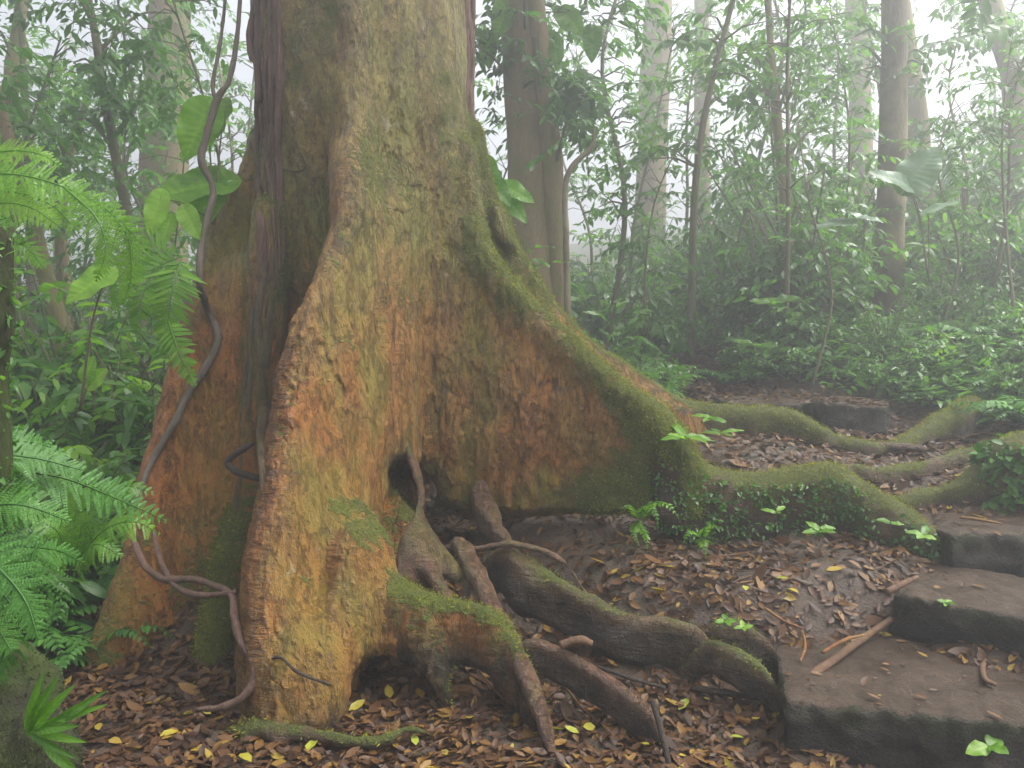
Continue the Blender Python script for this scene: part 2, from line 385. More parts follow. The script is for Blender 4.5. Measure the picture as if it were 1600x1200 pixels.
def simple_bark(name, a, b, c, scale=1.0, vert=.3):
    n = NT(name); o = n.obj(); n1 = n.noise(o, 8 * scale, 8, .7, (1, 1, vert), .4); n2 = n.noise(o, 2.2 * scale, 5, .6); n3 = n.noise(o, 40 * scale, 5, .7, (1, 1, vert))
    col = n.mix(n.ramp(n1, [(.3, 0.), (.7, 1.)]), a, b); col = n.mix(n.ramp(n2, [(.45, 0.), (.68, .85)]), col, c)
    n.bump(n.math('ADD', n1, n.math('MULTIPLY', n3, .4)), .8, .03)
    return n.fin(col, .75, .3)
M['vine'] = simple_bark('vine_bark', (.10, .075, .06), (.16, .135, .11), (.085, .075, .04), 3)
M['darkvine'] = simple_bark('dark_vine_bark', (.10, .055, .045), (.20, .12, .09), (.07, .05, .03), 3, .12)
M['dead'] = simple_bark('dead_wood', (.035, .025, .022), (.06, .045, .035), (.03, .028, .02), 4)
M['stick'] = simple_bark('stick_wood', (.16, .09, .055), (.10, .06, .04), (.20, .12, .06), 5, .2)
M['orange_stick'] = simple_bark('orange_stick_wood', (.28, .12, .045), (.20, .09, .04), (.26, .17, .05), 5, .2)
M['trunk'] = simple_bark('brown_trunk_bark', (.21, .15, .085), (.32, .235, .13), (.18, .20, .05), 1.6)
M['pale'] = simple_bark('pale_trunk_bark', (.11, .09, .06), (.17, .14, .09), (.34, .30, .17), 1)
M['thin'] = simple_bark('sapling_bark', (.15, .13, .085), (.22, .19, .12), (.13, .16, .05), 3)
M['mossy'] = simple_bark('mossy_wood', (.02, .03, .006), (.045, .065, .010), (.018, .014, .009), 3)
def leaf_material(name, stops, transl=.35, rough=.35, spec=.5):
    n = NT(name); o = n.obj(); rnd = n.new("ShaderNodeObjectInfo").outputs['Random']
    t = n.math('ADD', n.attr('tint'), n.math('MULTIPLY', n.math('SUBTRACT', rnd, .5), .25))
    t = n.math('ADD', t, n.math('MULTIPLY', n.math('SUBTRACT', n.noise(o, 30, 3), .5), .25))
    c = n.ramp(t, stops); n.fin(c, rough, spec)
    tr = n.new("ShaderNodeBsdfTranslucent"); n.link(n.mix(1.0, c, (1.5, 1.6, .6), 'MULTIPLY'), tr.inputs[0])
    mx = n.new("ShaderNodeMixShader"); mx.inputs[0].default_value = transl
    n.link(n.b.outputs[0], mx.inputs[1]); n.link(tr.outputs[0], mx.inputs[2]); n.link(mx.outputs[0], n.out.inputs[0])
    return n.m
M['leaf'] = leaf_material('foliage', [(0., (.04, .105, .022)), (.5, (.085, .21, .04)), (1., (.17, .32, .055))], .45)
M['bright'] = leaf_material('bright_foliage', [(0., (.05, .14, .014)), (.5, (.13, .30, .022)), (1., (.26, .45, .04))], .55, .4)
M['fern'] = leaf_material('fern_foliage', [(0., (.018, .07, .010)), (.5, (.042, .135, .016)), (1., (.10, .24, .026))], .2, .48, .3)
M['pale_leaf'] = leaf_material('pale_leaf', [(0., (.10, .17, .10)), (.5, (.15, .24, .14)), (1., (.22, .32, .18))], .3, .3)
M['mosstuft'] = leaf_material('moss_tufts', [(0., (.09, .11, .012)), (.5, (.17, .19, .025)), (1., (.30, .29, .04))], .3, .8, .1)
M['litter'] = leaf_material('dead_leaf', [(0., (.024, .012, .007)), (.35, (.075, .036, .016)), (.6, (.12, .06, .02)), (.78, (.18, .10, .02)), (.9, (.24, .17, .02)), (1., (.32, .29, .03))], .12, .5, .25)
M['yellow'] = leaf_material('yellow_leaf', [(0., (.24, .14, .02)), (.5, (.32, .25, .03)), (1., (.26, .30, .04))], .2, .4, .4)
def mud_material():
    n = NT('mud'); o = n.obj(); n1 = n.noise(o, 2.2, 8, .65); n2 = n.noise(o, 18, 8, .7); n3 = n.noise(o, 80, 5, .7); g = n.attr('green')
    c = n.mix(n.ramp(n1, [(.35, 0.), (.65, 1.)]), (.032, .02, .012), (.07, .045, .027))
    c = n.mix(n.ramp(n2, [(.35, .8), (.55, 0.)]), c, (.05, .032, .024))
    gf = n.math('MULTIPLY', g, n.ramp(n.noise(o, 7, 8, .75), [(.3, 0.), (.6, 1.)]))
    c = n.mix(gf, c, n.mix(n2, (.03, .05, .012), (.09, .11, .025)))
    n.bump(n.math('ADD', n2, n.math('MULTIPLY', n3, .4)), .8, .03)
    return n.fin(c, n.ramp(n1, [(.3, .45), (.7, .75)]), .45)
M['mud'] = mud_material()
def step_material():
    n = NT('step_earth'); o = n.obj(); n1 = n.noise(o, 4, 8, .65); n2 = n.noise(o, 22, 8, .75); n3 = n.noise(o, 90, 5, .75); g = n.attr('green'); top = n.attr('top')
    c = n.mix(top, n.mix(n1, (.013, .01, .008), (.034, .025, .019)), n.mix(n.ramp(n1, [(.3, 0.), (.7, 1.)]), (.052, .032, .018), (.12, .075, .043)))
    c = n.mix(n.ramp(n2, [(.33, .75), (.52, 0.)]), c, (.04, .028, .02))
    c = n.mix(n.math('MULTIPLY', g, n.ramp(n.noise(o, 9, 8, .75), [(.38, 0.), (.6, 1.)])), c, n.mix(n2, (.025, .04, .01), (.08, .10, .02)))
    n.bump(n.math('ADD', n2, n.math('MULTIPLY', n3, .7)), 1.0, .045)
    return n.fin(c, n.ramp(n1, [(.35, .38), (.65, .7)]), .45)
M['step'] = step_material()
rng = np.random.default_rng(7)

# ------------------------------------------------------------------ terrain
ctl = []
def cz(px, py, z): p = atz(px, py, z); ctl.append(p)
def cy_(px, py, Y): ctl.append(at(px, py, Y))
for a in [(150, 1180, 0), (350, 1190, 0), (600, 1190, -.01), (820, 1190, 0), (1050, 1190, .02), (1190, 1150, .02), (1190, 1085, .07), (1000, 1130, .02),
          (620, 1095, .03), (460, 1110, .02), (300, 1090, .04), (150, 1050, .05), (110, 950, .10), (100, 870, .16), (240, 1000, .12), (330, 900, .35), (370, 800, .5), (400, 960, .2),
          (560, 1040, .06), (640, 960, .22), (650, 880, .36), (690, 810, .44), (740, 1060, .08), (740, 920, .28), (800, 900, .32), (860, 1075, .05), (890, 960, .24), (960, 1060, .10), (1010, 1010, .17),
          (920, 880, .44), (860, 835, .49), (1000, 900, .43), (1150, 930, .40), (1080, 890, .45), (1250, 900, .43), (1350, 900, .44), (1090, 1045, .14), (1160, 1055, .11), (1150, 985, .27), (1250, 1010, .22), (1330, 960, .32), (1215, 1050, .12),
          (1000, 880, .44), (1150, 892, .41), (1300, 897, .42), (1420, 893, .44), (1000, 835, .49), (1150, 850, .46), (1300, 855, .47)]: cz(*a)
# before the nearest step, then under the steps
for q in [(1.25, 2.55, -.10), (1.7, 2.4, -.14), (2.2, 2.25, -.14), (1.5, 2.0, -.14), (2.2, 1.7, -.14)]: ctl.append(np.array(q))
for zt, L_ in ((.225, [(1270, 1070), (1330, 1030), (1390, 1000), (1300, 1080), (1450, 1080), (1590, 1090)]), (.42, [(1430, 905), (1550, 910), (1500, 940), (1585, 945)]), (.585, [(1520, 815), (1600, 818)])):
    for q in L_: p = atz(*q, zt); p[2] -= .11; ctl.append(p)
for a in [(1150, 715, 4.45), (1300, 715, 4.6), (1420, 745, 4.4), (1550, 790, 4.0), (1500, 730, 4.5), (1250, 690, 5.0), (1400, 690, 5.2), (1550, 680, 5.2), (1600, 650, 5.0),
          (1250, 650, 5.9), (1400, 650, 6.1), (1230, 612, 6.9), (1100, 600, 7.4), (1040, 570, 9.0), (1000, 545, 11.5), (900, 545, 12), (1400, 510, 9.0), (1550, 490, 8.5), (1550, 610, 5.9), (1480, 620, 6.0), (1450, 560, 7.0), (1600, 540, 6.4),
          (950, 620, 7.0), (800, 620, 7.0), (60, 720, 7.5), (150, 800, 5.2), (250, 780, 5.5), (-100, 800, 4.5), (-200, 760, 6), (400, 640, 8.5)]: cy_(*a)
for a in [(1235, 530, 7.8), (1330, 525, 8.2), (1165, 590, 7.5), (1050, 575, 8.4), (1290, 570, 7.2), (1420, 545, 7.6)]: cy_(*a)
for a in [(-8, 14, .6), (-4, 12, .8), (-12, 9, .3), (0, 20, 2.0), (6, 20, 3.6), (12, 20, 5.2), (-10, 25, 1.5), (6, 13, 2.7), (9, 8, 2.8), (5, 6.5, 1.7), (4, 3.2, .9), (4.5, 1.5, .2), (6, 4, 1.6), (10, 3, 2.2), (0, 1.0, -.05), (-3, 1.5, .05), (2.2, 1.0, -.14), (3, -2, .1), (-3, -2, -.1), (0, -6, -.3), (10, -6, 1.2), (-10, -6, -.3), (-6, 3.5, .25), (-10, 2, .2),
          (-30, 45, 4), (0, 45, 6.), (30, 45, 9), (30, 20, 7), (30, 0, 4), (-30, 20, 1.0), (-30, 0, 0), (15, 35, 7), (-15, 35, 2.5)]: ctl.append(np.array(a, float))
ctl = np.array(ctl)
def _tps_fit(P, lam=0.02):
    n = len(P); d = np.linalg.norm(P[:, None, :2] - P[None, :, :2], axis=2); K = np.where(d > 0, d * d * np.log(d + 1e-9), 0) + lam * np.eye(n)
    Q = np.hstack([np.ones((n, 1)), P[:, :2]]); A = np.block([[K, Q], [Q.T, np.zeros((3, 3))]])
    return np.linalg.solve(A, np.concatenate([P[:, 2], np.zeros(3)]))
_w = _tps_fit(ctl)
def gz(x, y, fine=True):
    x = np.atleast_1d(np.asarray(x, float)); y = np.atleast_1d(np.asarray(y, float)); out = np.empty(len(x))
    for s in range(0, len(x), 20000):
        a, b = x[s:s + 20000], y[s:s + 20000]
        d = np.sqrt((a[:, None] - ctl[None, :, 0]) ** 2 + (b[:, None] - ctl[None, :, 1]) ** 2)
        out[s:s + 20000] = np.where(d > 0, d * d * np.log(d + 1e-9), 0) @ _w[:-3] + _w[-3] + _w[-2] * a + _w[-1] * b
    if fine:
        p = np.stack([x, y, np.zeros_like(x)], 1); far = sstep(5, 12, y)
        out += .02 * fbm(p * 3.1, 5, 4) + .012 * fbm(p * 14, 9, 3) + .12 * far * fbm(p * .7, 2, 3)
    return out
def gpx(px, py, y0=1.2, y1=40):
    """where the photo's ray meets the ground"""
    d = ray(px, py); Y = y0 * (y1 / y0) ** np.linspace(0, 1, 1500); P = np.array([0, 0, CAM_Z]) + d[None] * (Y / d[1])[:, None]
    m = P[:, 2] < gz(P[:, 0], P[:, 1]); n = np.argmax(m); return P[n] if m[n] else None
gx = np.concatenate([np.linspace(-30, -4.2, 34), np.linspace(-4, 4, 260), np.linspace(4.2, 30, 34)])
gy = np.concatenate([np.linspace(-6, 1.4, 14), np.linspace(1.5, 6.5, 190), 6.5 * (45 / 6.5) ** np.linspace(0.012, 1, 90)])
GX, GY = np.meshgrid(gx, gy, indexing='ij'); gv = np.stack([GX.ravel(), GY.ravel(), gz(GX.ravel(), GY.ravel())], 1)
ii = (np.arange(len(gx) - 1)[:, None] * len(gy) + np.arange(len(gy) - 1)[None]).ravel()
gq = np.stack([ii, ii + len(gy), ii + len(gy) + 1, ii + 1], 1)
def path_mask(x, y):
    """1 on the trodden path"""
    px_ = np.interp(y, [1, 2.6, 3.3, 4.2, 5.2, 6.2, 7.4, 9.0, 11.5, 14], [2.3, 2.0, 1.9, 2.2, 2.0, 2.1, 1.95, 1.78, 1.6, 1.0]); wd = np.interp(y, [1, 4, 6, 7.2, 9, 11], [1.4, 1.3, .9, .36, .3, .2])
    return 1 - sstep(.7, 1.3, np.abs(x - px_) / wd)
green = sstep(6.5, 8.5, gv[:, 1]) * (1 - path_mask(gv[:, 0], gv[:, 1])) * .8 + .35 * sstep(.1, .6, fbm(gv * 1.3, 31, 3))
green = np.maximum(green, sstep(-2.2, -3.2, gv[:, 0]) * .7)
forest_floor = link('forest_floor', mk_mesh('forest_floor', gv, Q=gq, attrs={'green': np.clip(green, 0, 1)}), M['mud'])
tag(forest_floor, kind='structure')

def sprays(mb, C0, ln=(.25, .6), K=13, leaf=(.06, .12), wr=.38, down=.35, tint=.45, rngl=rng, mat=0, twig=1, D0=None):
    m = len(C0); D = rngl.normal(0, 1, (m, 3)) if D0 is None else D0 + rngl.normal(0, .35, (m, 3)); D[:, 2] = D[:, 2] * .45 - .12; D /= np.linalg.norm(D, axis=1)[:, None]; l = rngl.uniform(*ln, m)
    u = np.linspace(.12, 1, K)[None]; sag = .25
    P = C0[:, None] + D[:, None] * (l[:, None] * u)[..., None]; P[..., 2] -= sag * l[:, None] * u ** 2
    S = np.cross(D, [0, 0, 1.]); S /= np.linalg.norm(S, axis=1)[:, None] + 1e-9; sg = np.where(np.arange(K) % 2 == 0, 1, -1)[None, :, None]
    LD = D[:, None] * .6 + S[:, None] * sg * .85 + rngl.normal(0, .28, (m, K, 3)); LD[..., 2] -= down
    NN = np.array([0, 0, 1.]) + rngl.normal(0, .45, (m, K, 3)); L = rngl.uniform(*leaf, (m, K)); tt = np.clip(tint + np.repeat(rngl.normal(0, .13, m)[:, None], K, 1) + rngl.normal(0, .09, (m, K)), 0, 1)
    mb.leaves(P.reshape(-1, 3), LD.reshape(-1, 3), NN.reshape(-1, 3), L.ravel(), L.ravel() * wr, tt.ravel(), fold=.12, bend=.28, mat=mat)
    mb.leaves(C0 - D * .03, D, np.tile([[0, 0, 1.]], (m, 1)), l, .010, .4, fold=.3, bend=sag, w1=1, w2=.8, mat=twig)
def ball(n, c, r, rngl=rng, clump=1.2, thr=-.15):
    out = []
    while len(out) < n:
        p = rngl.uniform(-1, 1, (n * 4, 3)); p = p[(p ** 2).sum(1) < 1]; q = np.array(c) + p * np.array(r); q = q[fbm(q * clump, 77, 2) > thr]; out.extend(list(q))
    return np.array(out[:n])
# ------------------------------------------------------------------ the buttress tree
HF = Field((-2.15, 2.55, -0.12), (1.35, 5.2, 3.95), 0.0145)
CX, CY = -0.82, 4.36
HF.fin([-.1, .5, 1.2, 2.0, 2.6, 3.3, 4.0], [(CX, CY + o_) for o_ in (.15, .15, .10, .03, 0, 0, 0)], [(CX + .02, CY + o_) for o_ in (.15, .15, .10, .03, 0, 0, 0)], [.28, .28, .35, .455, .53, .535, .525], [.28, .28, .35, .455, .53, .535, .525], k=.05, own=0)
def ridge(pts): return np.array([at(*p) for p in pts])
# front buttress towards the camera
rf = ridge([(556, 20, 4.02), (558, 190, 3.89), (550, 320, 3.72), (514, 430, 3.55), (490, 490, 3.49), (468, 600, 3.40), (452, 740, 3.30), (438, 860, 3.22), (440, 950, 3.18), (450, 1060, 3.12), (455, 1130, 3.10)])
HF.fin(rf[:, 2], [(-.70, 4.1)] * 2 + [(-.67, 4.0)] * 3 + [(-.68, 3.92)] * 6, rf[:, :2], [.2, .2, .2, .2, .2, .2, .21, .22, .22, .22, .22], [.055, .06, .062, .068, .078, .10, .125, .15, .17, .19, .2], k=.09, own=1)
HF.tube(ridge([(560, 10, 3.86), (558, 110, 3.85), (555, 215, 3.82), (548, 320, 3.73)]), [.045, .07, .075, .065], k=.13, own=1)
# left buttress
rl = ridge([(405, 210, 4.3), (388, 270, 4.25), (356, 340, 4.2), (312, 480, 4.05), (282, 620, 3.95), (250, 740, 3.85), (232, 850, 3.72), (205, 960, 3.6), (185, 1030, 3.52)])
HF.fin(rl[:, 2], [(-1.0, 4.4)] * 9, rl[:, :2], [.16, .18, .2, .2, .2, .2, .2, .2, .2], [.05, .05, .055, .065, .08, .10, .12, .14, .15], k=.12, own=2)
# right buttress plate, broad side to the camera
rr = ridge([(722, 230, 4.2), (732, 320, 4.15), (748, 385, 4.12), (790, 450, 4.08), (850, 507, 4.02), (930, 580, 3.97), (1000, 630, 3.93), (1050, 690, 3.92), (1075, 740, 3.92), (1080, 800, 3.9)])
HF.fin(rr[:, 2], [(-.54, 4.25)] * 10, rr[:, :2], [.2, .2, .2, .2, .2, .2, .2, .2, .18, .16], [.05, .055, .06, .065, .07, .07, .075, .08, .07, .05], k=.12, own=3)
HF.tube(ridge([(735, 350, 4.12), (760, 420, 4.08), (800, 463, 4.04), (850, 512, 4.0), (930, 585, 3.94), (1000, 635, 3.90), (1052, 695, 3.88)]), [.03, .05, .06, .06, .06, .06, .065], k=.09, own=3)
# rear right buttress
rb = ridge([(735, 200, 4.55), (752, 290, 4.6), (790, 390, 4.66), (850, 478, 4.72), (920, 545, 4.8), (1000, 592, 4.88), (1075, 640, 4.92), (1100, 680, 4.92)])
HF.fin(rb[:, 2], [(-.7, 4.5)] * 8, rb[:, :2], [.25] * 8, [.06, .07, .07, .075, .075, .075, .08, .08], k=.14, own=4)
HF.tube(ridge([(775, 330, 4.5), (785, 365, 4.5), (800, 385, 4.55)]), [.035, .03, .01], k=.06, own=4)
# left rear small ribs and toes
HF.tube(ridge([(420, 330, 4.02), (415, 500, 3.98), (405, 640, 3.95), (395, 760, 3.9), (350, 930, 3.6), (330, 1030, 3.42), (310, 1090, 3.3)]), [.07, .08, .08, .08, .10, .10, .07], k=.09, own=0)
HF.tube(ridge([(375, 420, 4.06), (362, 560, 4.02), (350, 700, 3.98), (330, 830, 3.9)]), [.05, .06, .06, .05], k=.08, own=2)
HF.tube(ridge([(445, 940, 3.16), (445, 1040, 3.05), (440, 1120, 2.98)]), [.10, .085, .07], k=.08, own=1)
HF.tube(ridge([(535, 900, 3.3), (520, 1020, 3.10), (500, 1120, 3.0)]), [.10, .09, .075], k=.08, own=1)
HF.tube(ridge([(415, 880, 3.25), (395, 960, 3.2), (375, 1040, 3.15)]), [.08, .06, .03], k=.07, own=1)
# surface root leaving the front buttress to the right
HF.tube(ridge([(570, 860, 3.35), (590, 915, 3.28), (640, 945, 3.2), (710, 958, 3.15), (765, 972, 3.1), (800, 1015, 3.06), (832, 1070, 2.98), (850, 1125, 2.9)]), [.17, .12, .07, .046, .04, .034, .026, .012], k=.13, skirt=.15, own=1)
HF.tube(ridge([(655, 985, 3.18), (682, 1040, 3.1), (702, 1100, 3.05)]), [.05, .026, .012], k=.06, own=1)
# hollow under the right buttress
HF.tube(ridge([(618, 720, 3.62), (622, 790, 3.58), (650, 870, 3.45)]), [.055, .12, .15], k=.06, carve=True); HF.tube(ridge([(622, 690, 3.98), (622, 760, 3.85), (618, 830, 3.7), (622, 890, 3.55)]), [.04, .085, .10, .10], k=.05, carve=True); HF.tube(ridge([(625, 735, 3.6), (632, 750, 4.4)]), [.07, .09], k=.05, carve=True)
HF.tube(ridge([(655, 770, 3.4), (658, 770, 4.4)]), [.10, .11], k=.08, carve=True)
HF.tube(ridge([(700, 812, 3.5), (700, 808, 4.4)]), [.07, .08], k=.06, carve=True)
HF.tube(ridge([(570, 1065, 3.0), (590, 1060, 3.3)]), [.06, .08], k=.05, carve=True)
HF.noise((2.2, 2.2, 1.1), .045, 11, 3); HF.noise((9, 9, 3.2), .015, 21, 3); HF.noise((4, 4, .8), .02, 23, 2)
V, Q, own = HF.mesh()
V = smooth(V, Q, 1, .5); N = vnormals(V, Q)
def subdiv(V, Q, own):
    n, m = len(V), len(Q); E = np.sort(np.stack([Q, np.roll(Q, -1, 1)], -1).reshape(-1, 2), axis=1); u, inv = np.unique(E[:, 0].astype(np.int64) * n + E[:, 1], return_inverse=True); inv = inv.reshape(m, 4) + n
    V2 = np.vstack([V, (V[u // n] + V[u % n]) / 2, V[Q].mean(1)]); o2 = np.concatenate([own, own[u // n], own[Q[:, 0]]]); c = n + len(u) + np.arange(m)
    Q2 = np.concatenate([np.stack([Q[:, i], inv[:, i], c, inv[:, i - 1]], 1) for i in range(4)]); return V2, Q2, o2
V, Q, own = subdiv(V, Q, own); V = smooth(V, Q, 1, .6); N = vnormals(V, Q)
fl = fbm(V * np.array([13, 13, 6.5]), 45, 4); fl2 = fbm(V * np.array([30, 30, 17]), 47, 3); plate = sstep(-.15, .25, fbm(V * np.array([2.2, 2.2, 1.4]), 49, 2))
V = V + N * (.007 * plate * sstep(-.02, .05, fl) + .004 * sstep(0, .08, fl2) * (.4 + .6 * plate) + .007 * fbm(V * np.array([30, 30, 12]), 41, 3) + .0025 * fbm(V * np.array([75, 75, 40]), 44, 2))[:, None]
wr_ = (own == 1) * sstep(.3, -.2, N[:, 0]) * sstep(1.75, 1.25, V[:, 2]); V = V + N * (wr_ * .006 * fbm(V * np.array([6, 6, 38]), 43, 3))[:, None]; N = vnormals(V, Q)
# bark attributes
zf = V[:, 2]; big = fbm(V * np.array([1.6, 1.6, .9]), 51, 3); md = fbm(V * np.array([5, 5, 3]), 61, 3)
isF, isL, isR, isB = own == 1, own == 2, own == 3, own == 4
upn = N[:, 2]
moss = .16 + .06 * sstep(1.6, 2.8, V[:, 2]) + .45 * sstep(.15, .75, upn) + .5 * big + .3 * md
moss += np.where(isB, .28, 0) + np.where(isR, .05, 0)
moss += .25 * sstep(.3, .9, N[:, 0]) * sstep(1.2, 2.4, zf)          # damp right-hand side of the upper trunk
ridge_d = np.full(len(V), 9.0)
for q in catmull(rr[:-2], 6): ridge_d = np.minimum(ridge_d, np.linalg.norm(V - q, axis=1))
moss += .5 * (1 - sstep(.04, .2, ridge_d)) * sstep(2.3, 1.7, zf)
moss += .3 * sstep(.45, .1, zf) * (md + .3) * ~isF + np.where(isR, .5 * sstep(1.0, .65, zf) * (.5 + 1.2 * big), 0)
moss -= .22 * isL; moss -= .35 * isF * sstep(-.2, -.7, N[:, 0]); moss += .18 * isF * sstep(.1, .6, N[:, 0]) - .12 * isF * (N[:, 1] < -.6)
rq = isF & (V[:, 0] > -.50) & (zf < .5); moss += .6 * rq; moss += .3 * sstep(.6, .1, zf) * (isL | (own == 0)); moss += .12 * isR * sstep(1.3, .7, zf)
red = .12 + .75 * sstep(2.4, 1.1, zf) + .35 * md + .3 * big; red += .3 * isL + .3 * isF * sstep(0, -.5, N[:, 0])
ring = isF * ~rq * sstep(.25, -.25, N[:, 0]) * sstep(1.7, 1.2, zf) * (.5 + .5 * sstep(-.4, .3, md)) + .25 * sstep(.2, .5, md)
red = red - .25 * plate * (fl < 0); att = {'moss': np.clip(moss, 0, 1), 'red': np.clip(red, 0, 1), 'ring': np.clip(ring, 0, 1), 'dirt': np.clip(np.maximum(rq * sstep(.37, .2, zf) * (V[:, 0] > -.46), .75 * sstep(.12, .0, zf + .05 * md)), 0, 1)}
tree = thing('buttress_tree', 'huge mossy orange brown tree with tall flaring buttress roots', 'tree', (CX, CY, 0.3))
qo = own[Q[:, 0]]
for oid, nm, lab in ((0, 'trunk', None), (1, 'buttress', 'orange brown buttress with wrinkled ridge facing the viewer'), (2, 'buttress', 'left buttress with moss and grey vine'),
                     (3, 'buttress', 'broad plate buttress with bright mossy rim'), (4, 'buttress', 'rear buttress fully covered in green moss')):
    fq = Q[qo == oid]; u, inv = np.unique(fq, return_inverse=True)
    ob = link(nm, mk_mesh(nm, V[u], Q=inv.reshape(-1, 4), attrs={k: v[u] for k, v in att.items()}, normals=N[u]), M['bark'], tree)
    if lab: ob['label'] = lab
    if oid == 0: trunk_obj = ob
# upper trunk continues above the picture
mb = MB(); zs = np.linspace(3.8, 11, 14); mb.tube(np.stack([CX - .0 * zs, CY + 0 * zs, zs], 1), np.linspace(.515, .40, 14), 40, rough=.06)
up = mb.mesh('upper_trunk')
for k, v in (('moss', .3), ('red', .3), ('ring', 0.)):
    a = up.attributes.new(k, 'FLOAT', 'POINT'); a.data.foreach_set('value', np.full(len(up.vertices), v, np.float32))
link('upper_trunk', up, M['bark'], tree)
mb = MB(); crng = np.random.default_rng(5); cc = ball(330, (-.6, 6.2, 8.8), (7.0, 4.0, 1.6), crng, .5, -.35); sprays(mb, cc, (.4, .9), 12, (.18, .34), .45, .35, .45, crng)
for q in cc[:26]: mb.tube(catmull([np.array([CX, CY, 7.6 + .1 * (hash(q[0]) % 20)]), (np.array([CX, CY, 8.2]) + q) / 2 + [0, 0, .5], q], 6), np.linspace(.16, .03, 13), 7, .4, 1)
mb.build('crown', [M['leaf'], M['thin']], tree)  # unseen crown, added overhead to shade the haze near the camera
# moss tufts, a thin fuzz on the mossiest bark
tri_c = V[Q].mean(1); am = att['moss'][Q[:, 0]]; nn = N[Q[:, 0]]
pm = np.clip((am - .52) * 2.2, 0, 1) * (nn[:, 1] < .5); sel = rng.choice(len(Q), 26000, p=pm / pm.sum())
jit = rng.normal(0, .008, (len(sel), 3)); Dm = nn[sel] + rng.normal(0, .55, (len(sel), 3)) + np.array([0, 0, -.25])
mb = MB(); mb.leaves(tri_c[sel] + jit - nn[sel] * .004, Dm, rng.normal(0, 1, (len(sel), 3)), rng.uniform(.008, .02, len(sel)), rng.uniform(.0025, .005, len(sel)), rng.uniform(.1, 1, len(sel)))
o_ = mb.build('moss', M['mosstuft'], tree); o_['kind'] = 'stuff'

TUFT = []
def tufts(n, parent, name='moss', lens=(.008, .02), wid=(.0025, .005), mat='mosstuft'):
    cs, ns, ps = [], [], []
    for V_, Q_, N_, m_ in TUFT: cs.append(V_[Q_].mean(1)); ns.append(N_[Q_[:, 0]]); a_ = np.linalg.norm(np.cross(V_[Q_[:, 2]] - V_[Q_[:, 0]], V_[Q_[:, 3]] - V_[Q_[:, 1]]), axis=1); ps.append(np.clip((m_[Q_[:, 0]] - .42) * 2, 0, 1) * a_)
    cs, ns, ps = np.vstack(cs), np.vstack(ns), np.concatenate(ps); sel = rng.choice(len(cs), n, p=ps / ps.sum()); mb = MB()
    mb.leaves(cs[sel] + rng.normal(0, .007, (n, 3)) - ns[sel] * .004, ns[sel] + rng.normal(0, .55, (n, 3)) + [0, 0, -.2], rng.normal(0, 1, (n, 3)), rng.uniform(*lens, n), rng.uniform(*wid, n), rng.uniform(.1, 1, n))
    o = mb.build(name, M[mat], parent)
    if parent is not None: o['kind'] = 'stuff'
    TUFT.clear(); return o
def sdf_obj(name, F, mat, parent, noise_amp=.008, seed=0, mossy=0.3, redness=.7, ringy=.2, nscale=(14, 14, 14), curve=None):
    F.noise(nscale, noise_amp, seed, 3); V, Q, _ = F.mesh(); V = smooth(V, Q, 1, .4); N = vnormals(V, Q)
    md = fbm(V * 5, seed + 4, 3); a = {'moss': np.clip(mossy + .3 * N[:, 2] * (mossy > .2) + .4 * md, 0, 1), 'red': np.clip(redness + .3 * md, 0, 1), 'ring': np.full(len(V), ringy)}
    if curve is not None:
        Pc = catmull(np.hstack([curve[0], np.array(curve[1])[:, None]]), 5); best = np.full(len(V), 9.0); cz_ = np.zeros(len(V)); cr_ = np.zeros(len(V))
        for q in Pc:
            d_ = (V[:, 0] - q[0]) ** 2 + (V[:, 1] - q[1]) ** 2; k = d_ < best; best[k] = d_[k]; cz_[k] = q[2]; cr_[k] = q[3]
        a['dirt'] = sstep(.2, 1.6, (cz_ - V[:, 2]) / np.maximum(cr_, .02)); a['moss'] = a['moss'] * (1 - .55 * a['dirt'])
    TUFT.append((V, Q, N, a['moss']))
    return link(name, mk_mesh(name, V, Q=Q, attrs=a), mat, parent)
def tube_field(P, r, h=.009, skirt=0.0, k=.03, extra=()):
    P = np.asarray(P, float); r = np.broadcast_to(r, (len(P),)); allP = [P] + [np.asarray(e[0]) for e in extra]
    A = np.vstack(allP); m = max([r.max()] + [np.max(e[1]) for e in extra]) + .06; lo = A.min(0) - m; hi = A.max(0) + m; lo[2] -= skirt
    F = Field(lo, hi, h); F.tube(P, r, k=k, skirt=skirt)
    for e in extra: F.tube(e[0], e[1], k=k, skirt=e[2] if len(e) > 2 else 0)
    return F
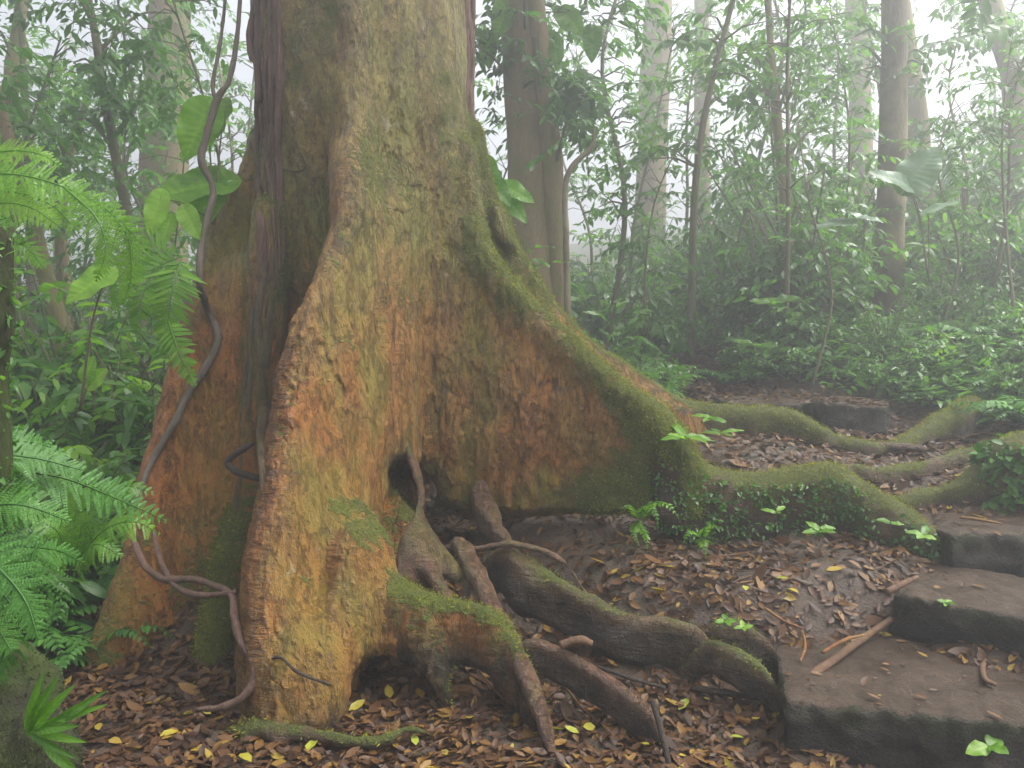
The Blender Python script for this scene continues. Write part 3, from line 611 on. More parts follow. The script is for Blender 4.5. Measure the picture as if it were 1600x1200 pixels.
# roots of the tree, each its own part
roots = [
 # px, py, depth / radius / skirt / moss / label
 ([(612, 640, 4.02), (632, 690, 3.86), (655, 755, 3.66), (656, 805, 3.54), (655, 850, 3.47), (655, 905, 3.42)], [.03, .022, .024, .03, .07, .09], 0, .22,
  [(ridge([(655, 860, 3.45), (680, 905, 3.35), (705, 950, 3.27)]), [.06, .04, .025]), (ridge([(650, 860, 3.45), (632, 900, 3.38), (632, 945, 3.3)]), [.06, .05, .03]), (ridge([(665, 850, 3.5), (700, 885, 3.45), (715, 900, 3.42)]), [.06, .05, .03])], 'thin root dropping through the hollow to a three toed foot'),
 ([(715, 850, 3.58), (738, 885, 3.42), (762, 935, 3.28), (790, 990, 3.14), (822, 1055, 2.98), (842, 1105, 2.88), (858, 1160, 2.80)], [.035, .045, .042, .042, .038, .034, .026], 0, .05, [], 'bare straight root slanting down to the leaf litter'),
 ([(738, 705, 4.22), (752, 775, 3.97), (776, 825, 3.74), (797, 852, 3.62)], [.03, .05, .042, .025], .06, .2, [], 'orange root under the plate buttress'),
 ([(700, 855, 3.58), (745, 858, 3.5), (790, 850, 3.46), (835, 856, 3.44), (870, 872, 3.42), (888, 885, 3.42)], [.012, .016, .015, .014, .013, .01], 0, 0, [], 'thin dark root lying across the dirt'),
 ([(785, 865, 3.5), (815, 885, 3.45), (850, 905, 3.40), (900, 930, 3.34), (960, 962, 3.27), (1030, 975, 3.22), (1085, 985, 3.18)], [.03, .05, .034, .03, .029, .026, .02], .15, .28, [], 'long low root with mossy side wall'),
 ([(1120, 985, 3.2), (1150, 982, 3.2), (1190, 998, 3.18)], [.025, .035, .02], .09, .45, [], 'short mossy root stub in the litter'),
 ([(1108, 1010, 3.1), (1135, 1018, 3.07), (1175, 1040, 3.02), (1208, 1068, 2.98)], [.022, .032, .03, .018], .09, .35, [], 'mossy bent root tip beside the litter'),
 ([(825, 1008, 3.12), (870, 1018, 3.08), (920, 1045, 3.0), (970, 1080, 2.93), (1010, 1110, 2.87), (1030, 1140, 2.83)], [.02, .022, .024, .025, .022, .014], .10, .12, [], 'pinkish root with dark flank low in front'),
 ([(335, 1148, 2.95), (400, 1138, 2.9), (470, 1145, 2.86), (540, 1158, 2.82), (600, 1156, 2.82), (640, 1140, 2.85)], [.012, .028, .026, .022, .02, .01], 0, .45,
  [(ridge([(430, 1142, 2.88), (440, 1170, 2.84), (445, 1215, 2.78)]), [.025, .022, .02]), (ridge([(395, 1142, 2.9), (375, 1175, 2.85), (365, 1210, 2.8)]), [.022, .016, .012])], 'mossy root on the litter nearest the viewer'),
 # the rear buttress runs on across the path
 ([(1060, 645, 4.92), (1120, 652, 4.95), (1190, 655, 4.98), (1250, 665, 4.95), (1300, 690, 4.9), (1350, 700, 4.85), (1400, 702, 4.9), (1440, 680, 5.05), (1480, 655, 5.2), (1520, 630, 5.4)], [.09, .085, .08, .075, .06, .055, .055, .06, .07, .06], .18, .62, [], 'mossy root running across the path behind the terrace'),
 # bank root in continuation of the plate buttress
 ([(1040, 700, 3.92), (1090, 745, 3.95), (1150, 765, 4.0), (1220, 765, 4.02), (1290, 760, 4.0), (1350, 790, 3.92), (1410, 820, 3.82), (1460, 850, 3.72)], [.085, .08, .09, .10, .11, .10, .09, .06], .30, .52, [], 'thick mossy root capping the dark bank'),
 ([(1225, 728, 4.42), (1300, 735, 4.38), (1370, 742, 4.36), (1430, 735, 4.42), (1500, 715, 4.55), (1560, 695, 4.7), (1620, 680, 4.8)], [.025, .035, .045, .05, .045, .045, .045], .06, .34, [], 'low brown root crossing the path'),
 ([(1400, 785, 4.1), (1450, 775, 4.12), (1500, 762, 4.1), (1550, 740, 4.1), (1590, 720, 4.1), (1660, 715, 4.1)], [.03, .04, .05, .09, .14, .16], .15, .5, [], 'mossy root swelling at the right edge'),
 ([(1340, 690, 4.95), (1380, 697, 4.85), (1430, 700, 4.8), (1470, 706, 4.8)], [.015, .022, .022, .012], 0, .05, [], 'slender brown root beside the crossing root'),
]
for k_, (pts, rad, sk, mo, ex, lab) in enumerate(roots):
    P = ridge(pts); e_ = P[-1] - P[-2]; e_ /= np.linalg.norm(e_); P = np.vstack([P, P[-1] + e_ * .10 + [0, 0, -.07]]); rad = list(rad[:-1]) + [rad[-1] * .8, .006]
    if k_ in (1, 4, 5, 6, 7): e_ = P[0] - P[1]; e_ /= np.linalg.norm(e_); P = np.vstack([P[0] + e_ * .13 + [0, 0.05, -.17], P]); rad = [.008] + rad
    big_ = P[:, 0].ptp() if hasattr(P[:, 0], 'ptp') else np.ptp(P[:, 0])
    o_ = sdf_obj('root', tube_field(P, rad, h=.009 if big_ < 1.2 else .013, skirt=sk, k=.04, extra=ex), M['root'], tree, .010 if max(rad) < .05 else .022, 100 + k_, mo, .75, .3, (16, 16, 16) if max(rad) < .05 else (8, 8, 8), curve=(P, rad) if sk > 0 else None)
    o_['label'] = lab
tufts(16000, tree)
bank = None
for o_ in tree.children:
    if o_.get('label') == 'thick mossy root capping the dark bank': bank = o_
    if o_.get('label') == 'mossy root swelling at the right edge': swell = o_
def scatter_on(o, n, cond, L, tint, mat, seed, name='bank_plants'):
    r_ = np.random.default_rng(seed); me = o.data; m = len(me.polygons); c = np.empty(m * 3, np.float32); nn_ = np.empty(m * 3, np.float32)
    me.polygons.foreach_get('center', c); me.polygons.foreach_get('normal', nn_); c = c.reshape(-1, 3) + np.array(tree.location); nn_ = nn_.reshape(-1, 3)
    ok = np.where(cond(c, nn_))[0]; s_ = r_.choice(ok, n); mb = MB()
    k = fbm(c[s_] * 3, seed, 3) > -.1; s_ = s_[k]; n = len(s_)
    D = nn_[s_] + r_.normal(0, .7, (n, 3)) + [0, 0, .1]; l = r_.uniform(*L, n)
    mb.leaves(c[s_], D, nn_[s_] + r_.normal(0, .5, (n, 3)) + [0, 0, .8], l, l * r_.uniform(.35, .7, n), np.clip(r_.normal(tint, .2, n), 0, 1), bend=.3)
    q = mb.build(name, M[mat]); q['kind'] = 'stuff'
scatter_on(bank, 2600, lambda c, n: (n[:, 1] < -.3) & (n[:, 2] < .5), (.012, .035), .35, 'leaf', 61)
scatter_on(swell, 1500, lambda c, n: (c[:, 0] > 2.4) & (n[:, 2] < .6), (.03, .07), .4, 'fern', 62)
def on_bark(pts, off=.015):
    out = []
    for px, py in pts:
        h = HF.hit(px, py); out.append(h if h is not None else np.array([np.nan] * 3))
    out = np.array(out)
    for j in range(3):
        b = np.isnan(out[:, j]); idx = np.arange(len(out)); out[b, j] = np.interp(idx[b], idx[~b], out[~b, j])
    for i, (px, py) in enumerate(pts): out[i] = at(px, py, out[i, 1] - off)
    return out
# aerial roots hanging in the left crevice
for k_, (x0, x1, y0, y1, rad) in enumerate([(412, 405, 300, 700, .016), (425, 412, 330, 780, .02), (398, 384, 420, 760, .014), (388, 372, 520, 850, .012)]):
    ys = np.linspace(y0, y1, 7); xs = np.linspace(x0, x1, 7) + rng.normal(0, 3, 7)
    mb = MB(); mb.tube(catmull(on_bark(list(zip(xs, ys)), -.012), 5), np.concatenate([np.linspace(.2, 1, 8), np.ones(15), np.linspace(1, .3, 8)]) * rad * 1.5, 7, rough=.3, seed=k_)
    o_ = mb.build('aerial_root', M['root'], tree)

# ------------------------------------------------------------------ vines on the tree
def vine_thing(name, label, cat, strands, mat, part):
    base = strands[0][0][-1]; t = thing(name, label, cat, base)
    for P, rad in strands:
        P = catmull(P, 7); r_ = np.interp(np.linspace(0, 1, len(P)), np.linspace(0, 1, len(np.atleast_1d(rad))), np.atleast_1d(rad))
        mb = MB(); mb.tube(P, r_ * (1 + .12 * np.sin(np.arange(len(r_)) * 1.7) * (np.arange(len(r_)) % 5 == 0)), 11, rough=.4, seed=int(P[0][0] * 100) % 50); mb.build(part, mat, t)
    return t
vp = [at(378, -40, 3.9), at(370, 60, 3.9), at(358, 125, 3.88), at(340, 155, 3.86), at(320, 220, 3.85), at(316, 255, 3.85), at(333, 300, 3.85), at(316, 375, 3.8), at(311, 440, 3.75)]
vb = list(on_bark([(325, 485), (341, 530), (318, 580), (297, 610), (270, 665), (240, 715)], .02)) + [at(222, 760, 3.66), at(206, 800, 3.62)]
vine_thing('liana', 'grey twisting liana climbing the left side of the big tree', 'vine',
           [(vp + vb, [.010, .011, .014, .016, .017, .017, .016, .016, .017, .019, .021, .02, .018, .015, .010]), ([at(356, -40, 3.95), at(345, 60, 3.92), at(333, 130, 3.88), at(338, 160, 3.86)], [.008, .009, .011])], M['vine'], 'stem')
vine_thing('liana', 'dark looping liana around the foot of the left buttress', 'vine',
           [([at(208, 845, 3.45), at(228, 885, 3.38), at(258, 905, 3.34), at(300, 905, 3.3), at(335, 915, 3.24), at(362, 930, 3.14), at(366, 960, 3.08), at(375, 1000, 3.02), at(395, 1030, 2.98), at(398, 1060, 2.95), at(378, 1090, 2.93), at(345, 1105, 2.93), at(308, 1108, 2.95)], [.012, .015, .015, .014, .014, .014, .015, .015, .016, .016, .015, .013, .008]),
            ([at(240, 830, 3.5), at(252, 880, 3.38), at(280, 920, 3.3), at(320, 930, 3.22), at(368, 925, 3.13)], [.008, .012, .014, .013, .01])], M['darkvine'], 'stem')
vine_thing('dead_root', 'black hooked dead root hanging in the left crevice', 'root', [([at(396, 692, 3.5), at(365, 712, 3.5), at(357, 725, 3.5), at(372, 738, 3.46), at(408, 748, 3.4)], [.012, .016, .017, .016, .014])], M['dead'], 'stem')
st = []
for k_ in range(9):
    xs = 402 + k_ * 4.6 + rng.normal(0, 2, 9) - np.linspace(0, 3, 9); xs += np.where(np.linspace(-30, 330, 9) > 200, 4, 0); ys = np.linspace(-40, 300 + rng.uniform(0, 240), 9); r0_ = rng.uniform(.012, .022)
    st.append((list(on_bark(list(zip(np.maximum(xs, 404), ys)), .004)), [r0_, r0_, r0_, r0_ * .7, .004]))
st.append(([at(410, -40, 4.1), at(398, 10, 4.1), at(391, 50, 4.08), at(393, 85, 4.05), at(402, 105, 4.02), at(404, 160, 4.02)], .018))
vine_thing('vine_bundle', 'purplish brown bundle of climbing roots on the left trunk edge', 'vine', st, M['darkvine'], 'stem')
st = []
for k_ in range(8):
    xs = 708 + k_ * 4 + rng.normal(0, 1.5, 9); ys = np.linspace(-40, 300 + rng.uniform(0, 60), 9); st.append(([at(x + (y > 220) * (y - 220) * .16, y, 4.42 + .012 * k_) for x, y in zip(xs, ys)], [rng.uniform(.02, .03), .022, .02, .005]))
vine_thing('vine_bundle', 'dark brown bundle of climbing roots on the right trunk edge', 'vine', st, M['darkvine'], 'stem')
vine_thing('tendril', 'fine pale tendril looping on the upper left trunk', 'vine', [(list(on_bark([(420, 245), (440, 262), (465, 268), (478, 258), (470, 240), (462, 222)], .008)), .004)], M['vine'], 'stem')
vine_thing('twig', 'thin black twig curling over the front buttress toe', 'twig', [([at(400, 1052, 3.0), at(420, 1032, 2.96), at(440, 1028, 2.93), at(465, 1050, 2.9), at(515, 1070, 2.9)], .006)], M['dead'], 'stem')
# ------------------------------------------------------------------ earth steps
STEPS = []
def step_thing(label, p1, p2, depth, h, seed, right=3.2, lip=None):
    """front top edge p1->p2 (world), tread depth, riser height"""
    p1, p2 = np.array(p1), np.array(p2); v = p2 - p1; rz = math.atan2(v[1], v[0]); L = math.hypot(v[0], v[1]); u = np.array([math.cos(rz), math.sin(rz)]); nrm = np.array([-u[1], u[0]])
    L2 = right if right else L; c2 = p1[:2] + u * L2 / 2 + nrm * depth / 2; top = (p1[2] + p2[2]) / 2
    r = max(L2, depth) / 2 + .1; F = Field((c2[0] - r, c2[1] - r, top - h - .06), (c2[0] + r, c2[1] + r, top + .06), .017)
    F.rbox((c2[0], c2[1], top - h / 2), (L2 / 2, depth / 2, h / 2), rz, .012); F.noise((4, 4, 6), .032, seed, 4); F.noise((18, 18, 18), .016, seed + 9, 3)
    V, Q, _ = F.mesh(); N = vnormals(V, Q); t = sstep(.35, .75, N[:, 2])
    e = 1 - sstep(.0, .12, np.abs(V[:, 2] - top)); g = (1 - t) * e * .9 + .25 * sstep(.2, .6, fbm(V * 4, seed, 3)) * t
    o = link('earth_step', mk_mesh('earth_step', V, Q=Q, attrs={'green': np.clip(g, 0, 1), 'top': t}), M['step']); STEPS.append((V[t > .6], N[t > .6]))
    return tag(o, label, 'step', 'earth steps of the trail')
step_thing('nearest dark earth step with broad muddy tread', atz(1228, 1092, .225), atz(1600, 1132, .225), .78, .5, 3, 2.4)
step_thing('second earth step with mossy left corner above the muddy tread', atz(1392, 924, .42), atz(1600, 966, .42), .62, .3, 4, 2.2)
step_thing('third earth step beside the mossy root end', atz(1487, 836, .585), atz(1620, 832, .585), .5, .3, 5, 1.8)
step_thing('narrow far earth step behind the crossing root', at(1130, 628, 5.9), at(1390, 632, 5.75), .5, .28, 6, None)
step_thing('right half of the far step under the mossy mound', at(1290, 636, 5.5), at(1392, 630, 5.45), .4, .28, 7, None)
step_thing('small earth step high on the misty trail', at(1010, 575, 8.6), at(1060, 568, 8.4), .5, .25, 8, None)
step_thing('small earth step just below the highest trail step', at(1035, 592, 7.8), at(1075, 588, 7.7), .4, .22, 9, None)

# ------------------------------------------------------------------ leaf litter and sticks
def litter_leaves(n, fx, rngl, size=(.026, .07), tint=None, lift=.0):
    mb = MB(); x, y = fx(n); n = len(x); z = gz(x, y); e = .02
    nx_ = (gz(x - e, y) - gz(x + e, y)) / (2 * e); ny_ = (gz(x, y - e) - gz(x, y + e)) / (2 * e)
    Nn = np.stack([nx_, ny_, np.ones_like(x)], 1) + rngl.normal(0, .27, (n, 3)); a = rngl.uniform(0, 2 * np.pi, n)
    D = np.stack([np.cos(a), np.sin(a), np.zeros(n)], 1); Nn /= np.linalg.norm(Nn, axis=1)[:, None]; D = D - Nn * (D * Nn).sum(1)[:, None]
    L = rngl.uniform(*size, n); tt = np.clip(rngl.beta(1.15, 2.1, n) * .97, 0, 1) if tint is None else tint(n)
    mb.leaves(np.stack([x, y, z + rngl.uniform(.002, .02, n) + lift], 1) - D * (L * .5)[:, None], D, Nn, L, L * rngl.uniform(.34, .55, n), tt, fold=rngl.uniform(.02, .2), bend=rngl.uniform(-.25, .22, n))
    return mb
def fx_near(n):
    y = 1.6 + rng.beta(1.2, 1.9, n) * 4.6; x = np.where(rng.uniform(0, 1, n) < .86, rng.uniform(-1, 1, n) * (y * .72 + .3), rng.uniform(.6, 1.35, n) * y + .4)
    bare = (((x - .05) / .62) ** 2 + ((y - 3.85) / .36) ** 2 < 1) & (rng.uniform(0, 1, n) < .6); bare |= (fbm(np.stack([x, y, 0 * x], 1) * 2.2, 55, 3) < -.3) & (rng.uniform(0, 1, n) < .6)
    return x[~bare], y[~bare]
mb = litter_leaves(40000, fx_near, rng); m2 = litter_leaves(900, fx_near, rng, (.08, .13)); mb.add(np.vstack(m2.V), np.vstack(m2.T), np.concatenate(m2.A))
for k_ in range(420):
    q = fx_near(1)
    if len(q[0]) == 0: continue
    a_ = rng.uniform(0, 6.28); l_ = rng.uniform(.06, .35); xx = q[0][0] + np.cos(a_) * l_ * np.linspace(-.5, .5, 4) + rng.normal(0, .006, 4); yy = q[1][0] + np.sin(a_) * l_ * np.linspace(-.5, .5, 4); mb.tube(np.stack([xx, yy, gz(xx, yy) + rng.uniform(.006, .022)], 1), rng.uniform(.0015, .005), 5, rng.uniform(.05, .6))
leaf_litter = mb.build('leaf_litter', M['litter']); tag(leaf_litter, kind='stuff')
def fx_path(n):
    y = rng.uniform(4.8, 10.5, n); x = np.interp(y, [1, 4.2, 5.2, 6.2, 7.4, 9.0, 11.5, 14], [2.3, 2.2, 2.0, 2.2, 1.9, 1.75, 1.9, 1.0]) + rng.normal(0, 1, n) * np.interp(y, [5, 6.3, 7.3, 10], [.9, .7, .32, .28]); return x, y
mb = litter_leaves(9000, fx_path, rng, (.05, .10)); o_ = mb.build('leaf_litter', M['litter']); tag(o_, kind='stuff')
# sparse leaves lying on the step treads
def drop_on(n, x0, x1, y0, y1, z): 
    x = rng.uniform(x0, x1, n); y = rng.uniform(y0, y1, n); return np.stack([x, y, np.full(n, z)], 1)
mb = MB()
for k_, (Vs, Ns) in enumerate(STEPS):
    n = [330, 360, 280, 420, 320, 90, 90][k_]; q = rng.integers(0, len(Vs), n); P = Vs[q]; keep = (fbm(P * 2.5, 91 + k_, 3) > (-.05 if k_ == 0 else -.3)); P = P[keep]; n = len(P)
    a = rng.uniform(0, 6.28, n); D = np.stack([np.cos(a), np.sin(a), 0 * a], 1); L = .015 + .055 * rng.uniform(0, 1, n) ** 1.6
    mb.leaves(P + [0, 0, .008], D, np.array([0, 0, 1]) + rng.normal(0, .25, (n, 3)), L, L * rng.uniform(.3, .5, n), np.clip(rng.beta(1.5, 2.6, n), 0, 1), bend=rng.uniform(-.3, .2, n))
o_ = mb.build('leaf_litter', M['litter']); tag(o_, kind='stuff')
def stick(label, pts, r, mat='stick', name='fallen_stick', cat='stick', group=None):
    P = catmull(np.array(pts), 8); rr_ = np.interp(np.linspace(0, 1, len(P)), np.linspace(0, 1, len(np.atleast_1d(r))), np.atleast_1d(r))
    mb = MB(); mb.tube(P - P[0], rr_, 8, rough=.25, seed=len(label)); o = mb.build(name, M[mat]); o.location = tuple(P[0]); return tag(o, label, cat, group)
stick('long brown stick slanting along the left edge of the near step', [at(1222, 1085, 2.86), at(1290, 1040, 3.02), at(1345, 1000, 3.18), at(1392, 968, 3.3)], [.018, .017, .015, .013])
stick('short dark stick leaning on the second step corner', [atz(1385, 925, .44), atz(1432, 902, .47)], [.014, .01])
stick('thin dark stick standing at the low pinkish root', [at(1020, 1095, 2.8), at(1035, 1150, 2.72), at(1048, 1205, 2.66)], [.012, .012, .010], 'dead')
stick('orange stick lying in the litter of the terrace', [atz(1195, 950, .37), atz(1225, 970, .34), atz(1255, 982, .32)], [.006, .006, .004], 'orange_stick')
stick('yellow stem standing up from the litter beside the long stick', [atz(1253, 985, .33), atz(1258, 1010, .28), atz(1250, 1035, .24)], [.005, .006, .004], 'orange_stick')
stick('dark twig under the pinkish root', [atz(930, 1040, .14), atz(985, 1060, .12), atz(1040, 1075, .10)], [.006, .008, .006], 'dead')
stick('dark stick beside the mossy bent root', [atz(1080, 1075, .10), atz(1150, 1085, .09), atz(1200, 1092, .08)], [.012, .014, .010], 'dead')
stick('pale split stem beside the long brown stick', [atz(1285, 1020, .26), atz(1320, 1000, .30), atz(1350, 992, .31)], [.007, .008, .004], 'orange_stick')
stick('bright orange twig on the third step', [atz(1500, 808, .62), atz(1530, 812, .62), atz(1565, 818, .61)], [.006, .007, .005], 'orange_stick')
stick('reddish stub at the left end of the pinkish root', [at(875, 1008, 3.05), at(905, 1000, 3.05), at(925, 1006, 3.05)], [.016, .018, .012], 'stick')
stick('curled brown stem lying on the nearest muddy tread', [atz(1540, 1030, .25), atz(1535, 1045, .25), atz(1540, 1062, .25), atz(1555, 1070, .25)], [.008, .01, .01, .008])
# individual yellow leaves
ypos = [(300, 1120), (330, 1125), (610, 1100), (660, 1100), (735, 1128), (545, 1120), (800, 1110), (375, 1188), (480, 1185), (650, 1175), (880, 1150), (905, 1155), (1000, 1170), (1060, 1120), (1100, 1010), (1165, 925), (1210, 912), (1040, 930), (985, 905), (1055, 895), (1170, 960), (1105, 1100), (1230, 930), (1290, 900), (1180, 1130), (1140, 1160), (155, 1150), (170, 1165), (250, 1160), (120, 960), (1330, 1025), (1400, 1010), (1245, 945), (945, 890), (930, 1145), (1020, 1150)]
for k_, (px, py) in enumerate(ypos):
    p = gpx(px, py); 
    if p is None: continue
    mb = MB(); a = rng.uniform(0, 6.28); L = rng.uniform(.045, .08); D = np.array([[math.cos(a), math.sin(a), .1]])
    mb.leaves(np.zeros((1, 3)), D, np.array([[0, 0, 1.]]) + rng.normal(0, .3, (1, 3)), L, L * .5, rng.uniform(.1, 1), bend=rng.uniform(-.3, .2), fold=.15)
    o_ = mb.build('fallen_leaf', M['yellow']); o_.location = (p[0], p[1], float(gz(p[0], p[1])[0]) + .022)
    tag(o_, 'yellow fallen leaf lying on the dark brown leaf litter', 'leaf', 'yellow leaves scattered on the litter')
# ------------------------------------------------------------------ plants: builders
def frond(mb, P, W, n=22, bip=False, tint=.5, facing=(0, -.35, 1), rngl=rng, droop=.25, stem=.004):
    P = catmull(P, 10); seg = np.linalg.norm(np.diff(P, axis=0), axis=1); s_ = np.concatenate([[0], np.cumsum(seg)]); tot = s_[-1]; s_ /= tot
    at_ = lambda t: np.stack([np.interp(t, s_, P[:, j]) for j in range(3)], -1)
    t = np.linspace(.08, .985, n); p = at_(t); T = at_(np.minimum(t + .02, 1)) - at_(t - .02); T /= np.linalg.norm(T, axis=1)[:, None] + 1e-9
    Nf = np.tile(np.array(facing, float), (n, 1)); Nf -= T * (Nf * T).sum(1)[:, None]; Nf /= np.linalg.norm(Nf, axis=1)[:, None]; S = np.cross(T, Nf)
    prof = np.minimum(1, (t / .22) ** .7) * (1 - t) ** .75 * 1.25 + .03; prof = np.minimum(prof, 1)
    mb.tube(P, np.linspace(stem, stem * .3, len(P)), 5, tint * .6, 0)
    for sd in (-1, 1):
        D = S * sd + T * (.35 + .35 * t[:, None]) + rngl.normal(0, .10, (n, 3)); D[:, 2] -= droop * .5; D /= np.linalg.norm(D, axis=1)[:, None]
        L = W * prof * np.where(rngl.uniform(0, 1, n) < .06, .4, rngl.uniform(.8, 1.1, n)); gap = tot / n
        if not bip:
            mb.leaves(p, D, Nf + rngl.normal(0, .12, (n, 3)), L, np.minimum(gap * 1.15, L * .5), np.clip(tint + rngl.normal(0, .12, n), 0, 1), fold=.08, bend=droop, w1=1, w2=.7)
        else:
            m = 12; u = np.linspace(.06, .97, m); q = (p[:, None] + D[:, None] * (L[:, None] * u)[..., None] - Nf[:, None] * (droop * .6 * L[:, None] * u ** 2)[..., None])
            N2 = np.repeat(Nf[:, None], m, 1); S2 = np.cross(np.repeat(D[:, None], m, 1), N2)
            l2 = np.minimum(gap * .62, L[:, None] * .3) * (1 - u[None] * .75) * np.ones((n, m))
            for s2 in (-1, 1):
                D2 = S2 * s2 + D[:, None] * .75
                mb.leaves(q.reshape(-1, 3), D2.reshape(-1, 3), (N2 + rngl.normal(0, .1, N2.shape)).reshape(-1, 3), l2.ravel() * 1.2, np.maximum((L[:, None] / m * .95 * np.ones((n, m))).ravel(), .003), np.clip(tint + rngl.normal(0, .1, n * m), 0, 1), fold=.05, bend=.15, w1=1, w2=.7)
def fern_thing(label, base, fronds, bip=False, mat='fern', tint=.5, group=None, n=22, facing=(0, -.35, 1), droop=.25):
    t = thing('fern', label, 'fern', base, group)
    for pts, W in fronds:
        mb = MB(); frond(mb, np.array(pts), W, n, bip, tint + rng.normal(0, .08), facing, droop=droop); mb.build('frond', M[mat], t)
    return t
def fern_mesh(seed, nf=9, L=.7, W=.12, n=16, tint=.5):
    r_ = np.random.default_rng(seed); mb = MB()
    for k in range(nf):
        a = 6.283 * k / nf + r_.normal(0, .3); l = L * r_.uniform(.7, 1.1); e = r_.uniform(.5, 1.0); d = np.array([math.cos(a), math.sin(a), 0])
        P = [np.zeros(3), d * l * .3 + [0, 0, l * .38 * e], d * l * .65 + [0, 0, l * .45 * e], d * l * .95 + [0, 0, l * .28 * e]]
        frond(mb, P, W * r_.uniform(.8, 1.1), n, False, np.clip(tint + r_.normal(0, .1), 0, 1), (0, 0, 1), r_, .3)
    return mb.mesh('fern')
def bigleaf(mb, base, tip, W, normal, bend=.2, heart=.0, tint=.5, fold=.15, wav=.06):
    base, tip = np.array(base, float), np.array(tip, float); D = tip - base; L = np.linalg.norm(D); D /= L; N = np.array(normal, float); N -= D * (N @ D); N /= np.linalg.norm(N); S = np.cross(D, N)
    m, k = 25, 11; t = np.linspace(0, 1, m); u = np.linspace(-1, 1, k)
    wf = np.sin(np.pi * np.clip(t, 0, 1) ** (.62 if heart else .8)) ** .8; wf[0] = .02; wf[-1] = .01
    Tt, Uu = np.meshgrid(t, u, indexing='ij'); ww = wf[:, None] * np.ones_like(Uu)
    back = heart * L * .28 * np.abs(Uu) ** 1.5 * (1 - Tt) ** 2.5
    ph = rng.uniform(0, 6); zz = fold * W * np.abs(Uu) * ww * .5 - bend * L * Tt ** 2 + wav * W * np.sin(Tt * 14 + ph + np.sign(Uu) * 1.2) * Uu ** 2 * ww + .012 * W * np.cos(Tt * 60 - np.abs(Uu) * 9)
    V = base + D * (Tt * L - back)[..., None] + S * (Uu * ww * W * .5)[..., None] + N * zz[..., None]
    i = (np.arange(m - 1)[:, None] * k + np.arange(k - 1)[None]).ravel(); T = np.vstack([np.stack([i, i + k, i + k + 1], 1), np.stack([i, i + k + 1, i + 1], 1)])
    mb.add(V.reshape(-1, 3), T, np.clip(tint + .22 * np.exp(-(Uu.ravel() * 9) ** 2) + .10 * np.cos(Tt.ravel() * 52 - np.abs(Uu.ravel()) * 7) + .08 * vnoise(V.reshape(-1, 3) * 40, 3), 0, 1))
def bigleaf_plant(name, label, base, leaves, mat='bright', group=None, stem_to=None, tint=.5):
    """leaves: (base point, tip point, width, normal)"""
    t = thing(name, label, 'plant', base, group); base = np.array(base)
    mb = MB()
    for b, tp, Wd, nrm in leaves:
        b = np.array(b); mid = (base + b) / 2 + np.array([0, 0, .12 * np.linalg.norm(b - base)]); mb.tube(catmull([base, mid, b], 5), np.linspace(.006, .003, 11), 5, .4)
    mb.build('stem', M['thin'], t)
    for b, tp, Wd, nrm in leaves:
        mb = MB(); bigleaf(mb, b, tp, Wd, nrm, .12, 1., tint + rng.normal(0, .12)); mb.build('leaf', M[mat], t)
    return t
def shrub_mesh(seed, h=1.0, ns=6, leaf=(.08, .15), wr=.4, spread=.5, tint=.45, K=9):
    r_ = np.random.default_rng(seed); mb = MB()
    for k in range(ns):
        a = r_.uniform(0, 6.28); l = h * r_.uniform(.6, 1.1); d = np.array([math.cos(a), math.sin(a), 0]) * spread * r_.uniform(.2, 1) * h
        P = catmull([np.zeros(3), d * .35 + [0, 0, l * .5], d + [0, 0, l]], 6); mb.tube(P, np.linspace(.010, .003, len(P)) * (h + .3), 5, .4, 1)
        t = r_.uniform(.3, 1, 7); C0 = np.stack([np.interp(t, np.linspace(0, 1, len(P)), P[:, j]) for j in range(3)], 1)
        sprays(mb, C0, (.15 * h, .42 * h), K, leaf, wr, .3, np.clip(tint + r_.normal(0, .1), 0, 1), r_)
    return mb.mesh('shrub')
def sapling_parts(seed, h=4.0, r=.025, leaf=(.09, .16), n=34, lo=.3, lean=.15, tint=.45, spread=.55):
    r_ = np.random.default_rng(seed); a = r_.uniform(0, 6.28); ln = np.array([math.cos(a), math.sin(a), 0]) * lean * h
    P = catmull([np.zeros(3), ln * .2 + [r_.normal(0, .12), r_.normal(0, .1), h * .35], ln * .55 + [r_.normal(0, .2), r_.normal(0, .15), h * .68], ln + [0, 0, h]], 8)
    tr = MB(); tr.tube(P, np.linspace(r, r * .35, len(P)), 7, rough=.15, seed=seed); cr = MB()
    t = lo + (1 - lo) * r_.uniform(0, 1, n) ** .8; C0 = np.stack([np.interp(t, np.linspace(0, 1, len(P)), P[:, j]) for j in range(3)], 1)
    b = r_.normal(0, 1, (n, 3)); b[:, 2] = np.abs(b[:, 2]) * .3; b /= np.linalg.norm(b, axis=1)[:, None]; bl = spread * r_.uniform(.1, 1, n)[:, None]
    for i in range(n):
        e = C0[i] + b[i] * bl[i]; tr.tube(np.array([C0[i], C0[i] + b[i] * bl[i] * .5 + [0, 0, .05], e]), [r * .3, r * .22, r * .12], 4)
    sprays(cr, C0 + b * bl, (.25, .55), 12, leaf, .38, .4, tint, r_, D0=b)
    return tr.mesh('trunk'), cr.mesh('crown')
